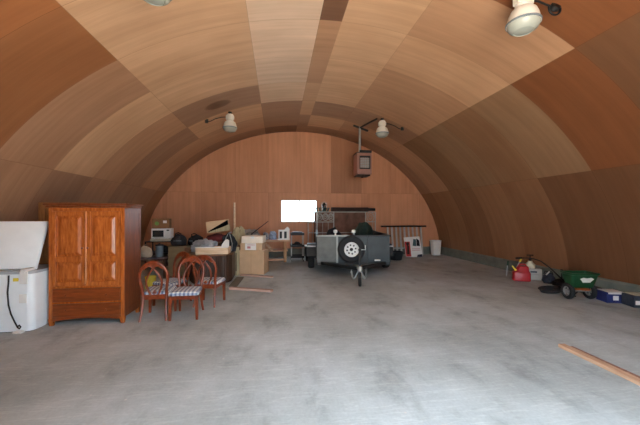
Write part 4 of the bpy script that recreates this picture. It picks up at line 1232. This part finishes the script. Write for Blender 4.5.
t = thing('rubber_tray', 'shallow black oval tray on the floor beside the spreader', 'tray', (5.60, 5.72, 0), 20)
b = MB(); D4 = Matrix.Diagonal((1.55, 0.85, 1, 1))
b.lathe([(0, 0.008), (0.17, 0.008), (0.2, 0.07), (0.215, 0.075), (0.21, 0.085), (0.19, 0.085), (0.165, 0.02), (0, 0.02)], 32, D4, cap=False); b.build('body', 'rubber', t)
b = MB(); b.lump((0, 0, 0), (0.17, 0.55, 0.2), 81, 0.25, 1.6)
o = place(b.build('plastic_sheeting', 'black'), (6.27, 5.78, 0)); tag(o, 'crumpled black plastic sheeting along the footing behind the spreader', 'sheeting')
t = thing('product_box', 'blue printed carton with white top beside the spreader', 'box', (6.10, 4.96, 0), -14)
b = MB(); b.box(-0.16, 0.13, -0.13, 0.13, 0, 0.19, 0.005); b.build('body', 'blue', t)
b = MB(); b.box(-0.14, 0.135, -0.134, 0.134, 0.16, 0.196); b.build('lid', 'whitep', t)
b = MB(); b.box(-0.06, 0.03, -0.134, -0.129, 0.05, 0.13); b.build('printed_mark', 'paper', t)
t = thing('product_box', 'dark printed carton with a long white label, nearest the plank along the footing', 'box', (6.24, 4.64, 0), -14)
b = MB(); b.box(-0.15, 0.2, -0.13, 0.13, 0, 0.20, 0.005); b.build('body', 'navy', t)
b = MB(); b.box(-0.13, 0.18, -0.134, -0.129, 0.05, 0.12); b.build('paper_label', 'paper', t)
b = MB(); b.box(-0.10, 0.19, -0.1, 0.13, 0.2, 0.21); b.build('flap', 'cream', t)

# ------------------------------------------------------------------ lamps and heater under the roof
def make_lamp():
    t = thing('hanging_lamp', 'x', 'lamp', group='high-bay lamps under the arch')
    b = MB(); b.lathe([(0.05, 0.0), (0.05, -0.03), (0.02, -0.035), (0.02, -0.08)], 16); b.build('ceiling_mount', 'darksteel', t)
    b = MB(); b.lathe([(0.06, -0.06), (0.088, -0.07), (0.092, -0.09), (0.092, -0.225), (0.08, -0.24), (0.08, -0.26)], 28)
    b.box(-0.108, 0.108, -0.055, 0.055, -0.21, -0.10, 0.01)
    b.build('ballast_housing', 'lampwhite', t)
    b = MB(); b.lathe([(0.08, -0.25), (0.115, -0.262), (0.145, -0.29), (0.165, -0.34), (0.182, -0.41), (0.19, -0.45), (0.172, -0.45), (0.155, -0.36), (0.13, -0.30), (0.075, -0.27)], 36, cap=False); b.build('reflector', 'lampwhite', t)
    b = MB(); b.lathe([(0.188, -0.425), (0.196, -0.428), (0.197, -0.448), (0.188, -0.452)], 36, cap=False); b.build('rim_band', 'steelblue', t)
    b = MB(); b.lathe([(0.184, -0.445), (0.178, -0.475), (0.155, -0.51), (0.115, -0.538), (0.11, -0.54), (0.105, -0.534), (0.05, -0.546), (0, -0.549)], 36, cap=False); b.build('lens', 'lens', t)
    return t
def lamp_cord(t, side, loc, curl=False):
    """flex from the housing out to a junction box on the roof lining"""
    x0, y0, z0 = loc
    def onroof(dx, dy=0.0, off=0.03):
        return (dx, dy, arch_z(x0 + dx) - z0 - off)
    b = MB()
    if curl:
        e = onroof(0.42, 0.0, 0.05)
        pts = [(0.1, 0, -0.14), (0.2, 0.0, -0.14), (0.30, 0, e[2] + 0.03), e]
    else:
        e = onroof(side * 0.62, 0.0, 0.05)
        pts = [(side * 0.1, 0, -0.14), (side * 0.22, 0, -0.15), (side * 0.38, 0, -0.135 + (e[2] + 0.135) * 0.4), (side * 0.52, 0, e[2] + 0.015), e]
    b.tube(pts, 0.012, 8)
    c = b.build('cord', 'darksteel', t)
    b = MB()
    if curl:
        b.lathe([(0, -0.03), (0.05, -0.03), (0.06, -0.02), (0.06, 0.03), (0, 0.04)], 18, Matrix.Translation((e[0] + 0.02, e[1], e[2])) @ Matrix.Rotation(math.radians(60), 4, 'X'))
    else:
        b.lathe([(0, -0.03), (0.045, -0.03), (0.045, 0.06), (0, 0.06)], 14, Matrix.Translation(e))
    b.build('plug', 'darksteel', c)
    if curl:
        b = MB(); b.tube([(e[0] + 0.02 + 0.085 * math.cos(a * PI / 8), e[1], e[2] - 0.01 + 0.085 * math.sin(a * PI / 8)) for a in range(-9, 6)], 0.012, 6); b.build('cord_loop', 'black', c)
L0 = make_lamp()
LX = [(-1.31, 8.8), (3.04, 8.8), (3.04, 3.5), (-1.31, 3.5)]
labs = ['white dome lamp under the arch beside a brown stain on the lining',
        'white dome lamp under the arch next to the hanging heater',
        'white dome lamp nearest overhead, seen from below, with a curled dark plug',
        'white dome lamp overhead above the freezer side, only its rounded lens in view']
roots = []
for i, (x, y) in enumerate(LX):
    loc = (x, y, arch_z(x) - 0.015)
    if i == 0:
        place(L0, loc); L0['label'] = labs[0]; r = L0
    else:
        r = dup(L0, loc, 0, labs[i])
    roots.append((r, loc))
for i, (r, loc) in enumerate(roots):
    lamp_cord(r, (-1, 1, 1, -1)[i], loc, i == 2)

hx, hy = 2.85, 10.3
t = thing('hanging_heater', 'pinkish-brown unit heater with louvred front hanging from the arch', 'heater', (hx, hy, 2.9))
b = MB(); b.box(-0.25, 0.25, -0.28, 0.28, 0.05, 0.76, 0.012); b.build('casing', 'heater', t)
b = MB()
b.box(-0.17, 0.2, -0.30, -0.275, 0.60, 0.66, 0.004); b.box(-0.17, 0.2, -0.30, -0.275, 0.22, 0.26, 0.004); b.box(-0.17, -0.15, -0.30, -0.275, 0.26, 0.60); b.box(0.16, 0.2, -0.30, -0.275, 0.26, 0.60)
b.build('louver_frame', 'darksteel', t)
b = MB()
for i in range(6):
    z = 0.275 + 0.054 * i
    b.box(-0.15, 0.16, -0.30, -0.275, z, z + 0.03, 0, 1)
for i in range(1, 5):
    x = -0.15 + 0.31 * i / 5
    b.box(x - 0.006, x + 0.006, -0.305, -0.275, 0.26, 0.60)
b.build('louvers', 'louver', t)
b = MB(); b.box(-0.22, 0.22, -0.22, 0.22, 0.0, 0.05, 0.01); b.lathe([(0.04, -0.04), (0.04, 0.0)], 12); b.build('burner_tray', 'rustdark', t)
b = MB(); b.box(-0.16, 0.25, -0.29, -0.22, 0.78, 0.85, 0.006); b.box(-0.25, 0.25, -0.26, 0.26, 0.76, 0.79, 0.006); b.build('bracket', 'darksteel', t)
pz = arch_z(hx - 0.14) - 2.9
b = MB(); b.tube([(-0.14, -0.2, 0.78), (-0.14, -0.2, pz)], 0.04, 12); b.build('hanger_pipe', 'steel', t)
b = MB()
b.bar((-0.36, -0.2, arch_z(hx - 0.36) - 2.93), (0.14, -0.2, arch_z(hx + 0.14) - 2.95), 0.05, 0.05)
b.bar((-0.14, -0.2, pz - 0.05), (0.06, -1.4, arch_z(hx + 0.06) - 2.94), 0.04, 0.04)
b.build('ceiling_mount', 'darksteel', t)

# ------------------------------------------------------------------ light, camera
wd = bpy.data.worlds.new('sky'); scene.world = wd; wd.use_nodes = True
nt = wd.node_tree
bg = nt.nodes['Background']
bg.inputs['Color'].default_value = (0.72, 0.86, 1.0, 1)
bg.inputs['Strength'].default_value = 3.0
sl = bpy.data.lights.new('sun', 'SUN'); sl.energy = 19.0; sl.angle = 0.01; sl.color = (1.0, 0.93, 0.82)
so = bpy.data.objects.new('sun', sl); col.objects.link(so)
so.rotation_euler = Vector((-0.45, 0.14, -0.9)).to_track_quat('-Z', 'Y').to_euler()

cd = bpy.data.cameras.new('camera')
f = 310.0
cd.sensor_width = 36.0
cd.lens = f / 640 * 36.0
cd.shift_y = 2.2 / 640
cd.clip_start = 0.02
cam = bpy.data.objects.new('camera', cd); col.objects.link(cam)
cam.location = (0, 0, CAMH)
cam.rotation_euler = (PI / 2, 0, -math.atan(42 / f))
scene.camera = cam

scene.view_settings.view_transform = 'Standard'
scene.view_settings.look = 'None'
scene.view_settings.exposure = 1.75
scene.view_settings.gamma = 1.0
scene.view_settings.use_curve_mapping = False
scene.cycles.max_bounces = 16
scene.cycles.diffuse_bounces = 10
scene.cycles.use_denoising = True
scene.cycles.sample_clamp_indirect = 0
